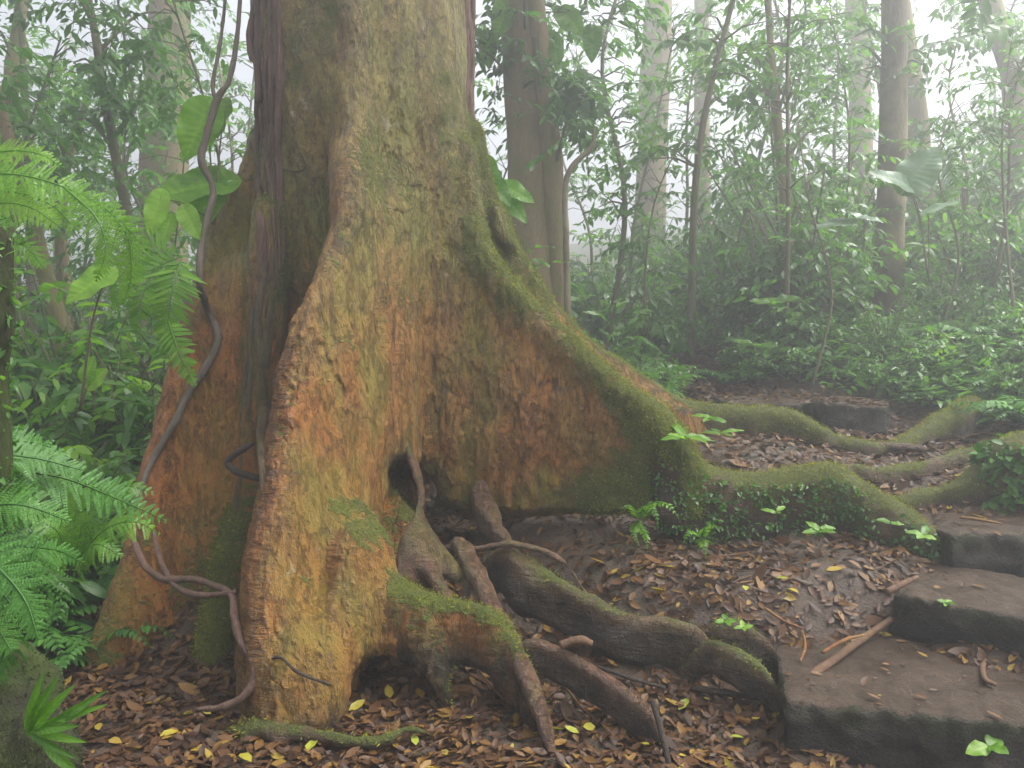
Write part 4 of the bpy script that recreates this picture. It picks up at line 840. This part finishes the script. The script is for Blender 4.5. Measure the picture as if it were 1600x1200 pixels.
def tree_thing(name, label, P, rad, mat='trunk', blobs=(), leaf=(.07, .15), tint=.45, K=12, group=None, flare=1.0, seg=18, rough=.2):
    P = np.array(P, float); P = P[np.argsort(P[:, 2])]; P[0, 2] = min(P[0, 2], float(gz(P[0, 0], P[0, 1])[0]) - .05); t = thing(name, label, 'tree', P[0], group)
    Pc = catmull(P, 8); r_ = np.interp(np.linspace(0, 1, len(Pc)), np.linspace(0, 1, len(rad)), rad)
    mb = MB(); mb.tube(Pc, r_, seg, rough=rough, seed=int(abs(P[0, 0]) * 10)); mb.build('trunk', M[mat], t)
    if len(blobs):
        mb = MB()
        for c, rr_, n in blobs:
            c = np.array(c); C0 = ball(n, c, rr_); sprays(mb, C0, (.3, .7), K, leaf, .38, .35, tint)
            j = np.argmin(np.abs(Pc[:, 2] - c[2])); 
            for q in C0[:max(3, n // 12)]:
                j = np.argmin(np.linalg.norm(Pc - q, axis=1) + np.abs(Pc[:, 2] - q[2] + .6) * .6); mb.tube(catmull([Pc[j], (Pc[j] + q) / 2 + [0, 0, .15], q], 4), np.linspace(.022, .006, 9), 5, .4, 1)
        mb.build('crown', [M['leaf'], M['thin']], t)
    return t
# ------------------------------------------------------------------ background trees
def trunk_px(pts, Y): return [at(px, py, Y) for px, py in pts]
def up_to(P, z, dx=0.0):
    P = sorted(P, key=lambda q: q[2]); a, b = P[-2], P[-1]; e = b + (b - a) * ((z - b[2]) / max(b[2] - a[2], .1)); return P + [e]
def blob(px, py, Y, rpx, n, ry=1.0):
    s_ = Y / F_PX; return (at(px, py, Y), (rpx * s_, max(.6, rpx * s_ * .8), rpx * s_ * ry), n)
tree_thing('forest_tree', 'thick brown misty trunk close behind the big tree', up_to(trunk_px([(845, 620), (838, 450), (826, 200), (818, 0)], 8.2), 10), [.36, .31, .235, .21, .20], 'trunk', [blob(760, 40, 8.0, 130, 45), blob(900, 60, 8.0, 100, 50), blob(840, -150, 8, 220, 60)], seg=26)
tree_thing('forest_tree', 'second thinner trunk hugging the thick misty trunk', up_to(trunk_px([(880, 600), (874, 450), (862, 250), (842, 60)], 8.0), 9), [.10, .11, .10, .09, .08], 'trunk', [blob(895, 180, 7.8, 55, 22)])
tree_thing('forest_tree', 'straight trunk with pale lichen patches on the right hillside', up_to(trunk_px([(1388, 470), (1392, 300), (1397, 150), (1399, 0)], 8.6), 10), [.16, .145, .13, .128, .12], 'pale', [blob(1345, 60, 8.6, 60, 12), blob(1430, 70, 8.4, 40, 6), blob(1400, -260, 8.6, 240, 30)], seg=22)
tree_thing('forest_tree', 'leaning pale trunk half hidden behind the lichen patched trunk', up_to(trunk_px([(1445, 300), (1432, 180), (1415, 60)], 13), 10), [.2, .17, .14, .13], 'trunk', [blob(1450, -60, 13, 120, 25)])
tree_thing('forest_tree', 'faint grey trunk in fog between the lichen patched trunk and the tall sapling', up_to(trunk_px([(1352, 230), (1342, 100), (1336, 0)], 17), 11), [.26, .22, .2, .18], 'trunk', [blob(1290, 20, 16, 110, 36), blob(1330, 120, 16, 60, 18)])
tree_thing('forest_tree', 'broad ghostly trunk almost lost in the fog', up_to(trunk_px([(1010, 350), (1022, 150), (1030, 0)], 18), 11), [.36, .32, .31, .3], 'trunk', [blob(1000, 60, 17, 160, 70)], seg=20)
tree_thing('forest_tree', 'slim ghostly trunk right of the broad ghostly trunk', up_to(trunk_px([(1100, 330), (1097, 150), (1096, 0)], 18.5), 11), [.2, .16, .15, .14], 'trunk', [blob(1130, 20, 17, 90, 22)])
tree_thing('forest_tree', 'dark leaning trunk at the right edge of the fog', up_to(trunk_px([(1610, 240), (1585, 140), (1555, 30)], 11.5), 10), [.17, .16, .14, .12], 'trunk', [blob(1590, 60, 11, 70, 16)])
tree_thing('forest_tree', 'wide faded trunk in the mist left of the big tree', up_to(trunk_px([(250, 520), (255, 300), (262, 120), (266, 0)], 13), 11), [.40, .36, .33, .3, .28], 'trunk', [blob(230, 60, 12.5, 150, 75), blob(300, 170, 12, 80, 35)], seg=20)
tree_thing('forest_tree', 'slender dark bent trunk rising left of the liana', up_to(trunk_px([(232, 600), (222, 520), (205, 380), (185, 265), (165, 160), (150, 60), (138, 0)], 7.5), 8.5), [.055, .05, .05, .048, .045, .04, .036, .034, .03], 'thin', [blob(140, 90, 7.3, 110, 40), blob(200, -60, 7.5, 170, 60)], seg=10)
tree_thing('forest_tree', 'forked grey trunk at the upper left corner', up_to(trunk_px([(10, 620), (14, 300), (18, 120), (35, 0)], 9.5), 10), [.12, .10, .085, .07, .06], 'trunk', [blob(40, 60, 9.3, 130, 55), blob(20, 200, 9, 70, 22)])
tree_thing('forest_tree', 'thin upright stem next to the forked grey trunk', up_to(trunk_px([(50, 600), (45, 300), (38, 130), (32, 0)], 9), 9), [.05, .045, .04, .035, .03], 'thin', [blob(90, 180, 9, 90, 26)])
tree_thing('forest_tree', 'dark leaning trunk in the left undergrowth', up_to(trunk_px([(118, 620), (100, 540), (75, 440), (45, 330)], 7), 4.2), [.075, .072, .065, .06, .03], 'trunk', [blob(60, 250, 7, 90, 24)])
tree_thing('forest_tree', 'short mossy forked trunk in the left mist', up_to(trunk_px([(110, 480), (95, 350), (108, 240), (125, 190)], 9.5), 4.8), [.08, .07, .055, .04, .03], 'trunk', [blob(120, 150, 9.5, 90, 30)])
tree_thing('forest_tree', 'pale bent branchlike stem beside the second thinner trunk', [at(890, 520, 7.2), at(885, 400, 7.2), at(883, 300, 7.2), at(893, 262, 7.2), at(925, 228, 7.2), at(928, 200, 7.2)], [.03, .03, .026, .026, .022, .012], 'pale', seg=9)
tree_thing('forest_tree', 'tall slender leafy tree standing before the brightest white fog', up_to(trunk_px([(1238, 450), (1228, 330), (1215, 200), (1205, 90), (1200, 0)], 8.8), 9), [.07, .06, .055, .045, .035, .03], 'trunk', [blob(1215, 90, 8.8, 95, 34), blob(1130, 50, 9.2, 85, 26), blob(1280, 170, 9, 70, 18)], leaf=(.06, .13), seg=10)
# ------------------------------------------------------------------ saplings (prototypes copied)
protos = []
for k in range(6): protos.append(sapling_parts(200 + k, [4.5, 5.5, 3.6, 4.2, 3.0, 5.0][k], [.03, .04, .022, .026, .018, .035][k], (.09, .17) if k % 2 else (.07, .13), [40, 46, 30, 36, 26, 44][k], .3, .18, .42))
SG = 'thin saplings in the misty forest'; proto_t = []
def sapling_at(k, x, y, rz, sc, label='thin leafy sapling standing in the misty undergrowth'):
    if proto_t and len(proto_t) > k and proto_t[k] is not None: return dup(proto_t[k], (x, y, float(gz(x, y)[0]) - .05), rz, sc, label, SG)
    while len(proto_t) <= k: proto_t.append(None)
    t = thing('sapling', label, 'sapling', (0, 0, 0), SG); a = link('trunk', protos[k][0], M['thin'], t); b = link('crown', protos[k][1], [M['leaf'], M['thin']], t)
    t.location = (x, y, float(gz(x, y)[0]) - .05); t.rotation_euler = (0, 0, rz); t.scale = (sc,) * 3; proto_t[k] = t; return t
for px, Y, k, sc in [(940, 9, 1, 1.), (1080, 8.5, 1, 1.05), (1228, 7.6, 0, .95), (1150, 10, 3, 1), (990, 11, 5, 1), (1300, 9.5, 2, 1), (1460, 7.5, 4, .9), (1540, 8, 0, .8), (1500, 10, 3, 1), (1590, 7, 2, .8), (1340, 12, 5, 1), (1200, 13, 1, 1), (1060, 13, 0, 1.1), (920, 13, 3, 1.2), (880, 11, 2, 1), (770, 9, 4, 1), (1420, 11, 5, .9), (1560, 12, 1, .8), (1270, 6.9, 4, .8), (1010, 8.6, 4, .9),
                      (300, 9, 3, 1), (340, 7.5, 2, 1), (180, 11, 1, 1), (90, 12, 5, 1), (0, 8, 0, 1), (160, 8.5, 4, 1), (260, 6.5, 4, .8), (-60, 6.5, 3, .9), (60, 6.2, 2, .75), (370, 11, 0, 1), (340, 14, 5, 1.2), (60, 15, 1, 1.2), (220, 16, 0, 1.2), (640, 10, 1, 1), (500, 10, 0, 1)]:
    x = at(px, 500, Y)[0]; sapling_at(k, x, Y, rng.uniform(0, 6.28), sc * rng.uniform(.92, 1.08))
# ------------------------------------------------------------------ shrubs and ferns of the undergrowth
sh_protos = [link('shrub', shrub_mesh(300 + k, *a), [M['leaf'], M['thin']]) for k, a in enumerate([(.9, 7, (.07, .13), .42, .6, .42), (1.3, 8, (.09, .17), .38, .5, .38), (.6, 6, (.05, .10), .45, .8, .5), (1.7, 8, (.08, .15), .36, .45, .42), (1.0, 6, (.12, .24), .34, .5, .45)])]
fe_protos = [link('fern', fern_mesh(400 + k, 9 + k, .6 + .12 * k, .13 + .02 * k), M['fern']) for k in range(3)]
SHL, SHG = 'leafy green shrub in the misty undergrowth', 'shrubs of the misty undergrowth'
FEL, FEG = 'arching green fern growing in the undergrowth', 'ferns of the undergrowth'
used_s, used_f = set(), set()
def put(protos_, used, k, x, y, rz, sc, label, cat, group):
    z = float(gz(x, y)[0]) - .03; o = protos_[k]
    if k not in used:
        used.add(k); tag(o, label, cat, group); o.location = (x, y, z); o.rotation_euler = (0, 0, rz); o.scale = (sc,) * 3; return o
    return dup(o, (x, y, z), rz, sc, label, group)
def free(x, y):
    if path_mask(np.array([x]), np.array([y]))[0] > .05: return False
    if y < 5.6 and -2.4 < x < 2.6: return False
    if x > 0 and y < 5.3: return False
    return True
cnt = 0; r2 = np.random.default_rng(11)
while cnt < 277:
    y = 5.3 + 12 * r2.uniform() ** 1.2; x = r2.uniform(-.80, .80) * y
    if not free(x, y): continue
    k = int(r2.integers(0, 5)); sc = r2.uniform(.7, 1.15) * (1 + .5 * (y > 9))
    if x > 0 and y < 8: sc *= .6; 
    if x > 0 and y < 7: k = 2
    put(sh_protos, used_s, k, x, y, r2.uniform(0, 6.28), sc, SHL, 'shrub', SHG); cnt += 1
for px, py, k, sc in [(1140, 600, 2, .55), (1200, 590, 1, .6), (1262, 572, 2, .6), (1320, 590, 0, .45), (1420, 560, 1, .9), (1500, 585, 0, .7), (1562, 622, 2, .6), (1452, 540, 1, .8), (1540, 545, 2, .8), (1592, 582, 0, .8), (1490, 628, 1, .5), (1530, 650, 0, .5), (1600, 660, 2, .6), (1170, 570, 0, .6), (1230, 545, 1, .7), (1300, 540, 0, .6), (1110, 590, 0, .45), (1360, 560, 2, .5), (90, 790, 1, .9), (180, 740, 2, .9), (60, 740, 0, .9)]:
    p = gpx(px, py)
    if p is not None: put(fe_protos, used_f, k, p[0], p[1], px * 1.7, sc, FEL, 'fern', FEG)
for px, py, k, sc in [(1180, 600, 2, .7), (1240, 590, 2, .6), (1150, 580, 2, .7), (1340, 600, 2, .5), (1450, 600, 0, .5), (1540, 600, 2, .8), (1580, 640, 2, .7), (1400, 600, 2, .5)]:
    p = gpx(px, py)
    if p is not None: put(sh_protos, used_s, k, p[0], p[1], px * 2.3, sc, SHL, 'shrub', SHG)
for x_, y_, k, sc in [(3.3, 3.9, 0, .6), (3.6, 4.5, 1, .7), (3.1, 4.7, 2, .6), (4.2, 3.6, 1, .8), (4.4, 4.6, 2, .8), (3.7, 2.9, 0, .6), (4.4, 2.5, 2, .7), (5.0, 4.0, 0, .9), (5.2, 5.0, 1, .9), (4.0, 5.2, 2, .8), (3.9, 2.0, 1, .7), (5.2, 3.0, 2, .9)]:
    put(fe_protos, used_f, k, x_, y_, x_ * 7, sc, FEL, 'fern', FEG)
cnt = 0
while cnt < 90:
    y = 4.9 + 7 * r2.uniform() ** 1.4; x = r2.uniform(-.80, .80) * y
    if not free(x, y): continue
    put(fe_protos, used_f, int(r2.integers(0, 3)), x, y, r2.uniform(0, 6.28), r2.uniform(.5, 1.0) * (.7 if x > 0 else 1), FEL, 'fern', FEG); cnt += 1
bs_proto = [link('bright_shrub', shrub_mesh(350 + k, *a), [M['bright'], M['thin']]) for k, a in enumerate([(1.0, 7, (.09, .16), .45, .5, .4), (1.5, 8, (.08, .15), .42, .4, .45)])]; used_b = set()
for px, Y, k, sc in [(60, 4.6, 0, .8), (150, 5.2, 1, .8), (215, 5.6, 0, .9), (110, 6.2, 1, 1.), (20, 6.6, 1, 1.1), (240, 6.8, 1, 1.), (180, 4.3, 0, .6), (275, 5.2, 0, .8)]:
    put(bs_proto, used_b, k, at(px, 600, Y)[0], Y, px * 1.9, sc, 'fresh light green shrub in the undergrowth left of the big tree', 'shrub', 'light green shrubs left of the big tree')
# ground cover: low leaves carpeting the slopes
mb = MB(); n = 90000; y = 4.6 + 14 * rng.uniform(0, 1, n) ** 1.6; x = rng.uniform(-.85, .85, n) * y
ok = (path_mask(x, y) < .25 + rng.uniform(-.15, .25, n)) & ((x > 1.2) & (y > 5.3) | (x < -2.0) | (y > 6.2)) & (fbm(np.stack([x, y, 0 * x], 1) * 1.1, 88, 3) > -.28); x, y = x[ok], y[ok]; n = len(x)
D = rng.normal(0, 1, (n, 3)); D[:, 2] = np.abs(D[:, 2]) * .5 - .1; L = rng.uniform(.04, .10, n) * (1 + .05 * y)
mb.leaves(np.stack([x, y, gz(x, y) + rng.uniform(.01, .14, n) * (1 + .08 * y)], 1), D, np.array([0, 0, 1.]) + rng.normal(0, .35, (n, 3)), L, L * rng.uniform(.3, .5, n), np.clip(rng.normal(.5, .18, n), 0, 1), bend=.4)
o_ = mb.build('ground_cover', M['leaf']); tag(o_, kind='stuff')
# ------------------------------------------------------------------ foreground ferns and leaves
fern_thing('large dark green fern at the left edge with toothed fronds', at(-60, 800, 1.95), [
    ([at(-70, 800, 1.95), at(0, 742, 1.95), at(90, 745, 2.0), at(180, 778, 2.1), at(262, 815, 2.2)], .11), ([at(-70, 800, 1.9), at(-10, 720, 1.9), at(50, 715, 1.95), at(130, 735, 2.0)], .10), ([at(-70, 800, 1.85), at(-20, 790, 1.8), at(40, 790, 1.8), at(110, 815, 1.85)], .10),
    ([at(-70, 820, 1.8), at(20, 850, 1.8), at(90, 860, 1.9), at(130, 880, 1.95)], .09), ([at(60, 845, 1.75), at(40, 900, 1.72), at(15, 980, 1.7), at(-10, 1070, 1.68)], .12), ([at(-80, 860, 1.75), at(-20, 900, 1.72), at(30, 960, 1.7)], .12),
    ([at(-70, 830, 1.7), at(0, 890, 1.66), at(40, 940, 1.64), at(60, 1000, 1.62)], .10), ([at(-80, 760, 2.0), at(-20, 700, 2.05), at(40, 690, 2.1), at(100, 705, 2.2)], .09), ([at(-80, 930, 1.7), at(-20, 960, 1.68), at(20, 1020, 1.66)], .10)], True, 'fern', .45, n=26, facing=(.1, -.8, .6), droop=.12)
for px, py, Y, k, sc in [(40, 640, 4.6, 1, .8), (120, 650, 5.2, 0, .9), (200, 640, 5.0, 2, .9), (250, 660, 5.6, 1, .7), (30, 560, 5.5, 2, .9), (170, 600, 6.0, 1, 1.), (235, 600, 6.2, 0, .9), (90, 720, 4.2, 0, .8), (190, 720, 4.6, 1, .7), (10, 700, 3.6, 2, .7)]:
    q = at(px, py, Y); put(sh_protos, used_s, [0, 1, 4][k], q[0], q[1], px * 1.3, sc, SHL, 'shrub', SHG)
for px, Y, k, sc in [(20, 3.6, 1, .8), (110, 4.0, 2, .8), (180, 4.4, 1, .8), (60, 5.0, 0, .9), (230, 5.0, 2, .8), (140, 3.5, 0, .7)]:
    q = at(px, 700, Y); put(fe_protos, used_f, k, q[0], q[1], px * 1.3, sc, FEL, 'fern', FEG)
fern_thing('yellowish green lacy fern beneath the large dark fern', at(120, 880, 2.9), [
    ([at(110, 890, 2.9), at(140, 800, 2.9), at(190, 760, 2.95), at(240, 770, 3.0)], .16), ([at(110, 890, 2.9), at(120, 800, 2.9), at(110, 750, 2.9), at(70, 740, 2.9)], .15), ([at(110, 890, 2.9), at(160, 830, 2.85), at(210, 815, 2.85), at(250, 835, 2.9)], .15), ([at(110, 890, 2.9), at(90, 830, 2.85), at(40, 810, 2.8)], .15), ([at(120, 880, 2.9), at(150, 850, 2.8), at(190, 870, 2.8)], .12), ([at(110, 880, 2.9), at(60, 860, 2.8), at(20, 880, 2.8)], .14)], True, 'bright', .35, n=20, facing=(0, -.6, .8))
fern_thing('bright fern arching from the left edge at eye level', at(-80, 270, 2.5), [
    ([at(-80, 275, 2.5), at(20, 272, 2.5), at(100, 292, 2.55), at(170, 330, 2.6), at(240, 400, 2.7)], .09), ([at(-60, 250, 2.6), at(10, 236, 2.6), at(60, 240, 2.6), at(100, 262, 2.65)], .07), ([at(-60, 340, 2.5), at(0, 318, 2.5), at(50, 325, 2.5), at(95, 355, 2.5)], .11), ([at(100, 292, 2.5), at(150, 340, 2.5), at(165, 390, 2.5), at(150, 440, 2.5)], .09),
    ([at(-60, 400, 2.5), at(0, 375, 2.5), at(40, 385, 2.5), at(70, 420, 2.5)], .10), ([at(170, 330, 2.65), at(200, 370, 2.65), at(205, 430, 2.65), at(192, 475, 2.65)], .085), ([at(-60, 300, 2.6), at(20, 300, 2.6), at(80, 320, 2.6), at(125, 365, 2.6)], .10)], True, 'bright', .6, n=26, facing=(.1, -.9, .4), droop=.12)
fern_thing('light green fern hanging beside the left buttress', at(285, 400, 3.6), [
    ([at(285, 400, 3.6), at(245, 420, 3.55), at(222, 465, 3.5), at(212, 520, 3.5)], .14), ([at(285, 400, 3.6), at(270, 450, 3.5), at(262, 510, 3.5), at(258, 560, 3.5)], .15), ([at(285, 400, 3.6), at(225, 395, 3.6), at(190, 430, 3.6), at(180, 490, 3.6)], .13), ([at(262, 500, 3.5), at(280, 550, 3.42), at(305, 605, 3.4)], .10)], False, 'bright', .5, n=30, facing=(0, -1, .25), droop=.1)
fern_thing('small bright fern growing on the dark bank face', at(1000, 810, 3.8), [([at(1000, 812, 3.8), at(1020, 786, 3.72), at(1045, 790, 3.66), at(1062, 812, 3.62)], .05), ([at(1000, 812, 3.8), at(1008, 790, 3.7), at(1024, 800, 3.62), at(1028, 825, 3.58)], .045), ([at(1000, 812, 3.8), at(985, 790, 3.7), at(970, 795, 3.65)], .04), ([at(1000, 812, 3.8), at(990, 830, 3.7), at(1000, 855, 3.66)], .035), ([at(995, 815, 3.8), at(1010, 840, 3.66), at(1012, 862, 3.62)], .035)], False, 'bright', .5, n=14)
fern_thing('low fern on the bank below the thick mossy root', at(1095, 838, 3.8), [([at(1095, 840, 3.8), at(1105, 822, 3.72), at(1130, 825, 3.66)], .045), ([at(1095, 840, 3.8), at(1080, 830, 3.7), at(1066, 850, 3.65)], .04), ([at(1095, 840, 3.8), at(1100, 850, 3.66), at(1104, 876, 3.62)], .045), ([at(1095, 838, 3.8), at(1115, 815, 3.74), at(1128, 812, 3.72)], .03)], False, 'bright', .45, n=12)
def seedling(label, p, n, L, W, mat='bright', h=.06, group=None, up=.3):
    p = np.array(p); t = thing('seedling', label, 'seedling', p, group); mb = MB(); mb.tube(np.array([p, p + [0, -.01, h]]), [.003, .002], 5, .4); mb.build('stem', M['thin'], t)
    a0 = rng.uniform(0, 6.28)
    for k in range(n):
        a = a0 + 6.283 * k / n + rng.normal(0, .2); d = np.array([math.cos(a), math.sin(a) * .8 - .25, up + rng.normal(0, .15)]); b = p + [0, -.01, h * rng.uniform(.7, 1.0)]
        mb = MB(); l = L * rng.uniform(.75, 1.15); bigleaf(mb, b, b + d / np.linalg.norm(d) * l, W, (0, -.5, 1), .25, 0, .5 + rng.normal(0, .15)); mb.build('leaf', M[mat], t)
    return t
for lab, px, py, Y, n, L, W, h in [('seedling with long drooping leaves at the plate buttress tip', 1070, 712, 3.75, 5, .15, .045, .1), ('small green seedling against the rear mossy root', 1110, 668, 4.5, 6, .10, .04, .06), ('pale leaved seedling beside the rear mossy root', 1125, 690, 4.5, 4, .12, .035, .05), ('glossy seedling in the middle of the dark bank', 1280, 845, 3.72, 5, .075, .04, .06), ('tiny seedling below the thick mossy root hump', 1212, 815, 3.8, 3, .07, .03, .06), ('seedling near the corner of the third step', 1440, 850, 3.6, 4, .07, .035, .05), ('seedling sprouting at the end of the thick mossy root', 1390, 830, 3.7, 4, .075, .025, .05),
                                   ('tiny bright seedling on the second step edge', 1475, 945, 3.2, 5, .045, .02, .015), ('two leaved green seedling on the nearest step front', 1542, 1172, 2.55, 3, .085, .055, .02), ('bright seedling on the mossy root stub', 1132, 978, 3.1, 4, .045, .025, .03), ('small seedling right of the mossy root stub', 1160, 990, 3.08, 4, .04, .02, .03), ('bright round leaved plant on the slope beside the trail', 1212, 500, 7.0, 5, .22, .16, .15), ('leafy seedling at the foot of the far slope', 1180, 560, 7.2, 7, .2, .1, .12)]:
    seedling(lab, at(px, py, Y), n, L, W, 'bright', h)
bigleaf_plant('broadleaf_vine', 'broad heart leaved climber left of the liana', at(335, 350, 4.0), [
    (at(322, 172, 3.95), at(288, 248, 3.9), .20, (.3, -1, .1)), (at(352, 165, 4.0), at(335, 215, 3.98), .14, (-.6, -1, .2)), (at(345, 285, 4.0), at(222, 305, 3.85), .24, (0, -.8, .7)), (at(320, 280, 4.0), at(320, 350, 3.9), .22, (.2, -1, .2)), (at(250, 310, 3.8), at(232, 368, 3.75), .11, (.2, -1, .3)), (at(290, 330, 3.8), at(310, 372, 3.75), .10, (0, -1, .4)), (at(265, 345, 3.8), at(250, 385, 3.75), .09, (0, -1, .4))], 'bright', tint=.6)
bigleaf_plant('broadleaf_plant', 'lone round bright leaf plant in front of the left undergrowth', at(125, 640, 3.6), [(at(165, 430, 3.3), at(98, 470, 3.2), .15, (.1, -.7, .8)), (at(135, 590, 3.6), at(145, 555, 3.6), .08, (0, -1, .3)), (at(140, 600, 3.6), at(165, 575, 3.6), .09, (0, -1, .3))], 'bright', tint=.55)
bigleaf_plant('broadleaf_plant', 'bright green leafy climber on the right side of the big trunk', at(770, 330, 5.2), [
    (at(735, 200, 5.2), at(757, 248, 5.15), .14, (0, -1, .1)), (at(750, 250, 5.2), at(778, 295, 5.1), .16, (0, -1, .3)), (at(765, 280, 5.2), at(800, 320, 5.1), .14, (.2, -1, .4)), (at(760, 290, 5.2), at(775, 340, 5.1), .13, (0, -1, .4)), (at(785, 290, 5.3), at(835, 312, 5.2), .16, (.2, -1, .7)), (at(780, 300, 5.3), at(825, 345, 5.2), .15, (.2, -1, .5)), (at(770, 270, 5.2), at(782, 300, 5.2), .10, (.2, -1, .3))], 'bright', tint=.35)
bigleaf_plant('broadleaf_plant', 'pale banana like plant with two huge leaves before the lichen patched trunk', at(1452, 440, 6.2), [(at(1425, 292, 6.2), at(1364, 262, 6.0), .16, (.2, -1, .6)), (at(1420, 288, 6.2), at(1470, 225, 6.2), .30, (-.3, -1, .3)), (at(1450, 330, 6.2), at(1500, 310, 6.1), .12, (0, -.6, 1))], 'pale_leaf', tint=.4)
bigleaf_plant('broadleaf_plant', 'wide pale fan of leaves in the right undergrowth', at(1350, 400, 7), [(at(1340, 345, 7), at(1262, 350, 6.9), .14, (0, -.6, 1)), (at(1350, 345, 7), at(1300, 320, 7), .16, (0, -.6, 1)), (at(1350, 340, 7), at(1382, 345, 6.9), .13, (.2, -.6, 1))], 'pale_leaf', tint=.3)
bigleaf_plant('broadleaf_vine', 'large hanging leaves beside the top of the thick misty trunk', at(900, 20, 8), [(at(880, 20, 8), at(910, 52, 7.9), .26, (0, -1, .3)), (at(925, 50, 8), at(925, 95, 7.9), .2, (0, -1, .2)), (at(865, 60, 8), at(872, 108, 7.9), .18, (.2, -1, .2)), (at(790, 10, 8), at(775, 60, 7.9), .24, (.2, -1, .2)), (at(760, 60, 8), at(765, 105, 7.9), .2, (.2, -1, .2))], 'bright', tint=.45)
fern_thing('dark pinnate frond reaching left from the right fog', at(1590, 40, 7), [([at(1590, 40, 7), at(1530, 55, 6.9), at(1480, 72, 6.8), at(1430, 92, 6.8)], .16), ([at(1545, -30, 7), at(1530, 10, 7), at(1522, 60, 6.9)], .18)], False, 'leaf', .3, n=11, facing=(0, -.9, .5), droop=.3)
fern_thing('dark drooping palm fronds right of the thick misty trunk', at(890, 110, 7.9), [([at(890, 110, 7.9), at(900, 130, 7.8), at(905, 180, 7.7), at(903, 240, 7.7)], .3), ([at(890, 110, 7.9), at(880, 150, 7.8), at(872, 200, 7.7)], .25), ([at(890, 110, 7.9), at(925, 135, 7.8), at(935, 190, 7.7)], .28)], False, 'leaf', .25, n=14, facing=(0, -1, .2), droop=.6)
# left foreground stump, post and blades
F = Field(at(-260, 1420, 1.9) - [0, .5, 0], at(130, 900, 1.6) + [.12, .6, .1], .02); F.tube([at(-80, 1010, 1.75), at(-10, 1070, 1.75), at(15, 1180, 1.72), at(25, 1400, 1.7)], [.10, .09, .11, .14], k=.05)
F.noise((7, 7, 7), .07, 71, 4); F.noise((24, 24, 24), .02, 72, 3); V, Q, _ = F.mesh(); N = vnormals(V, Q); TUFT.append((V, Q, N, .45 + .5 * fbm(V * 5, 73, 3))); stump = link('mossy_stump', mk_mesh('mossy_stump', V, Q=Q), M['mossy']); tufts(5000, stump, lens=(.006, .016), wid=(.002, .004), mat='mossy'); tag(stump, 'dark mossy stump in the lower left corner', 'stump')
mb = MB(); mb.tube(catmull([at(-12, 1150, 1.85), at(-10, 900, 1.85), at(-7, 600, 1.85), at(-2, 355, 1.85)], 8), [.034] * 25, 14, rough=.5)
p_ = np.vstack(mb.V); r3 = np.random.default_rng(3); q = p_[r3.integers(0, len(p_), 900)]; mb.leaves(q + r3.normal(0, .012, q.shape), r3.normal(0, 1, q.shape), r3.normal(0, 1, q.shape), r3.uniform(.012, .035, len(q)), r3.uniform(.004, .012, len(q)), r3.uniform(.1, .9, len(q)), mat=1); mb.build('mossy_post', [M['mossy'], M['leaf']]); tag(bpy.data.objects['mossy_post'], 'dark mossy broken stem standing at the left edge', 'stem')
t = thing('grassy_plant', 'strap leaved green plant in the lower left corner', 'plant', at(50, 1150, 1.6))
for k_ in range(9):
    a_ = -1.5 + 2.3 * k_ / 8; l_ = rng.uniform(60, 115); a0 = (50 + rng.normal(0, 8), 1150 + rng.normal(0, 8)); b0 = (a0[0] + l_ * math.cos(a_) * .9, a0[1] + l_ * math.sin(a_))
    mb = MB(); bigleaf(mb, at(*a0, 1.6), at(*b0, 1.56), rng.uniform(.014, .026), (0, -1, .5), .25, 0, rng.uniform(.05, .4), .3, 0); mb.build('leaf', M['bright'], t)
# ------------------------------------------------------------------ haze
n = NT('haze'); hz = n.m.node_tree; hz.nodes.clear(); ou = hz.nodes.new('ShaderNodeOutputMaterial'); pv = hz.nodes.new('ShaderNodeVolumePrincipled')
pv.inputs['Color'].default_value = (.93, .96, .97, 1); pv.inputs['Density'].default_value = HAZE_DENSITY; pv.inputs['Anisotropy'].default_value = .6; hz.links.new(pv.outputs[0], ou.inputs['Volume'])
zlo = float(gv[:, 2].min()) - 1.0; a, b = np.array([-32, -8, zlo]), np.array([32, 47, 12.5])
cv = np.array([[x, y, z] for x in (a[0], b[0]) for y in (a[1], b[1]) for z in (a[2], b[2])]); cq = [[0, 1, 3, 2], [4, 6, 7, 5], [0, 4, 5, 1], [2, 3, 7, 6], [0, 2, 6, 4], [1, 5, 7, 3]]
tag(link('haze', mk_mesh('haze', cv, Q=cq, smooth=False), n.m), kind='stuff')
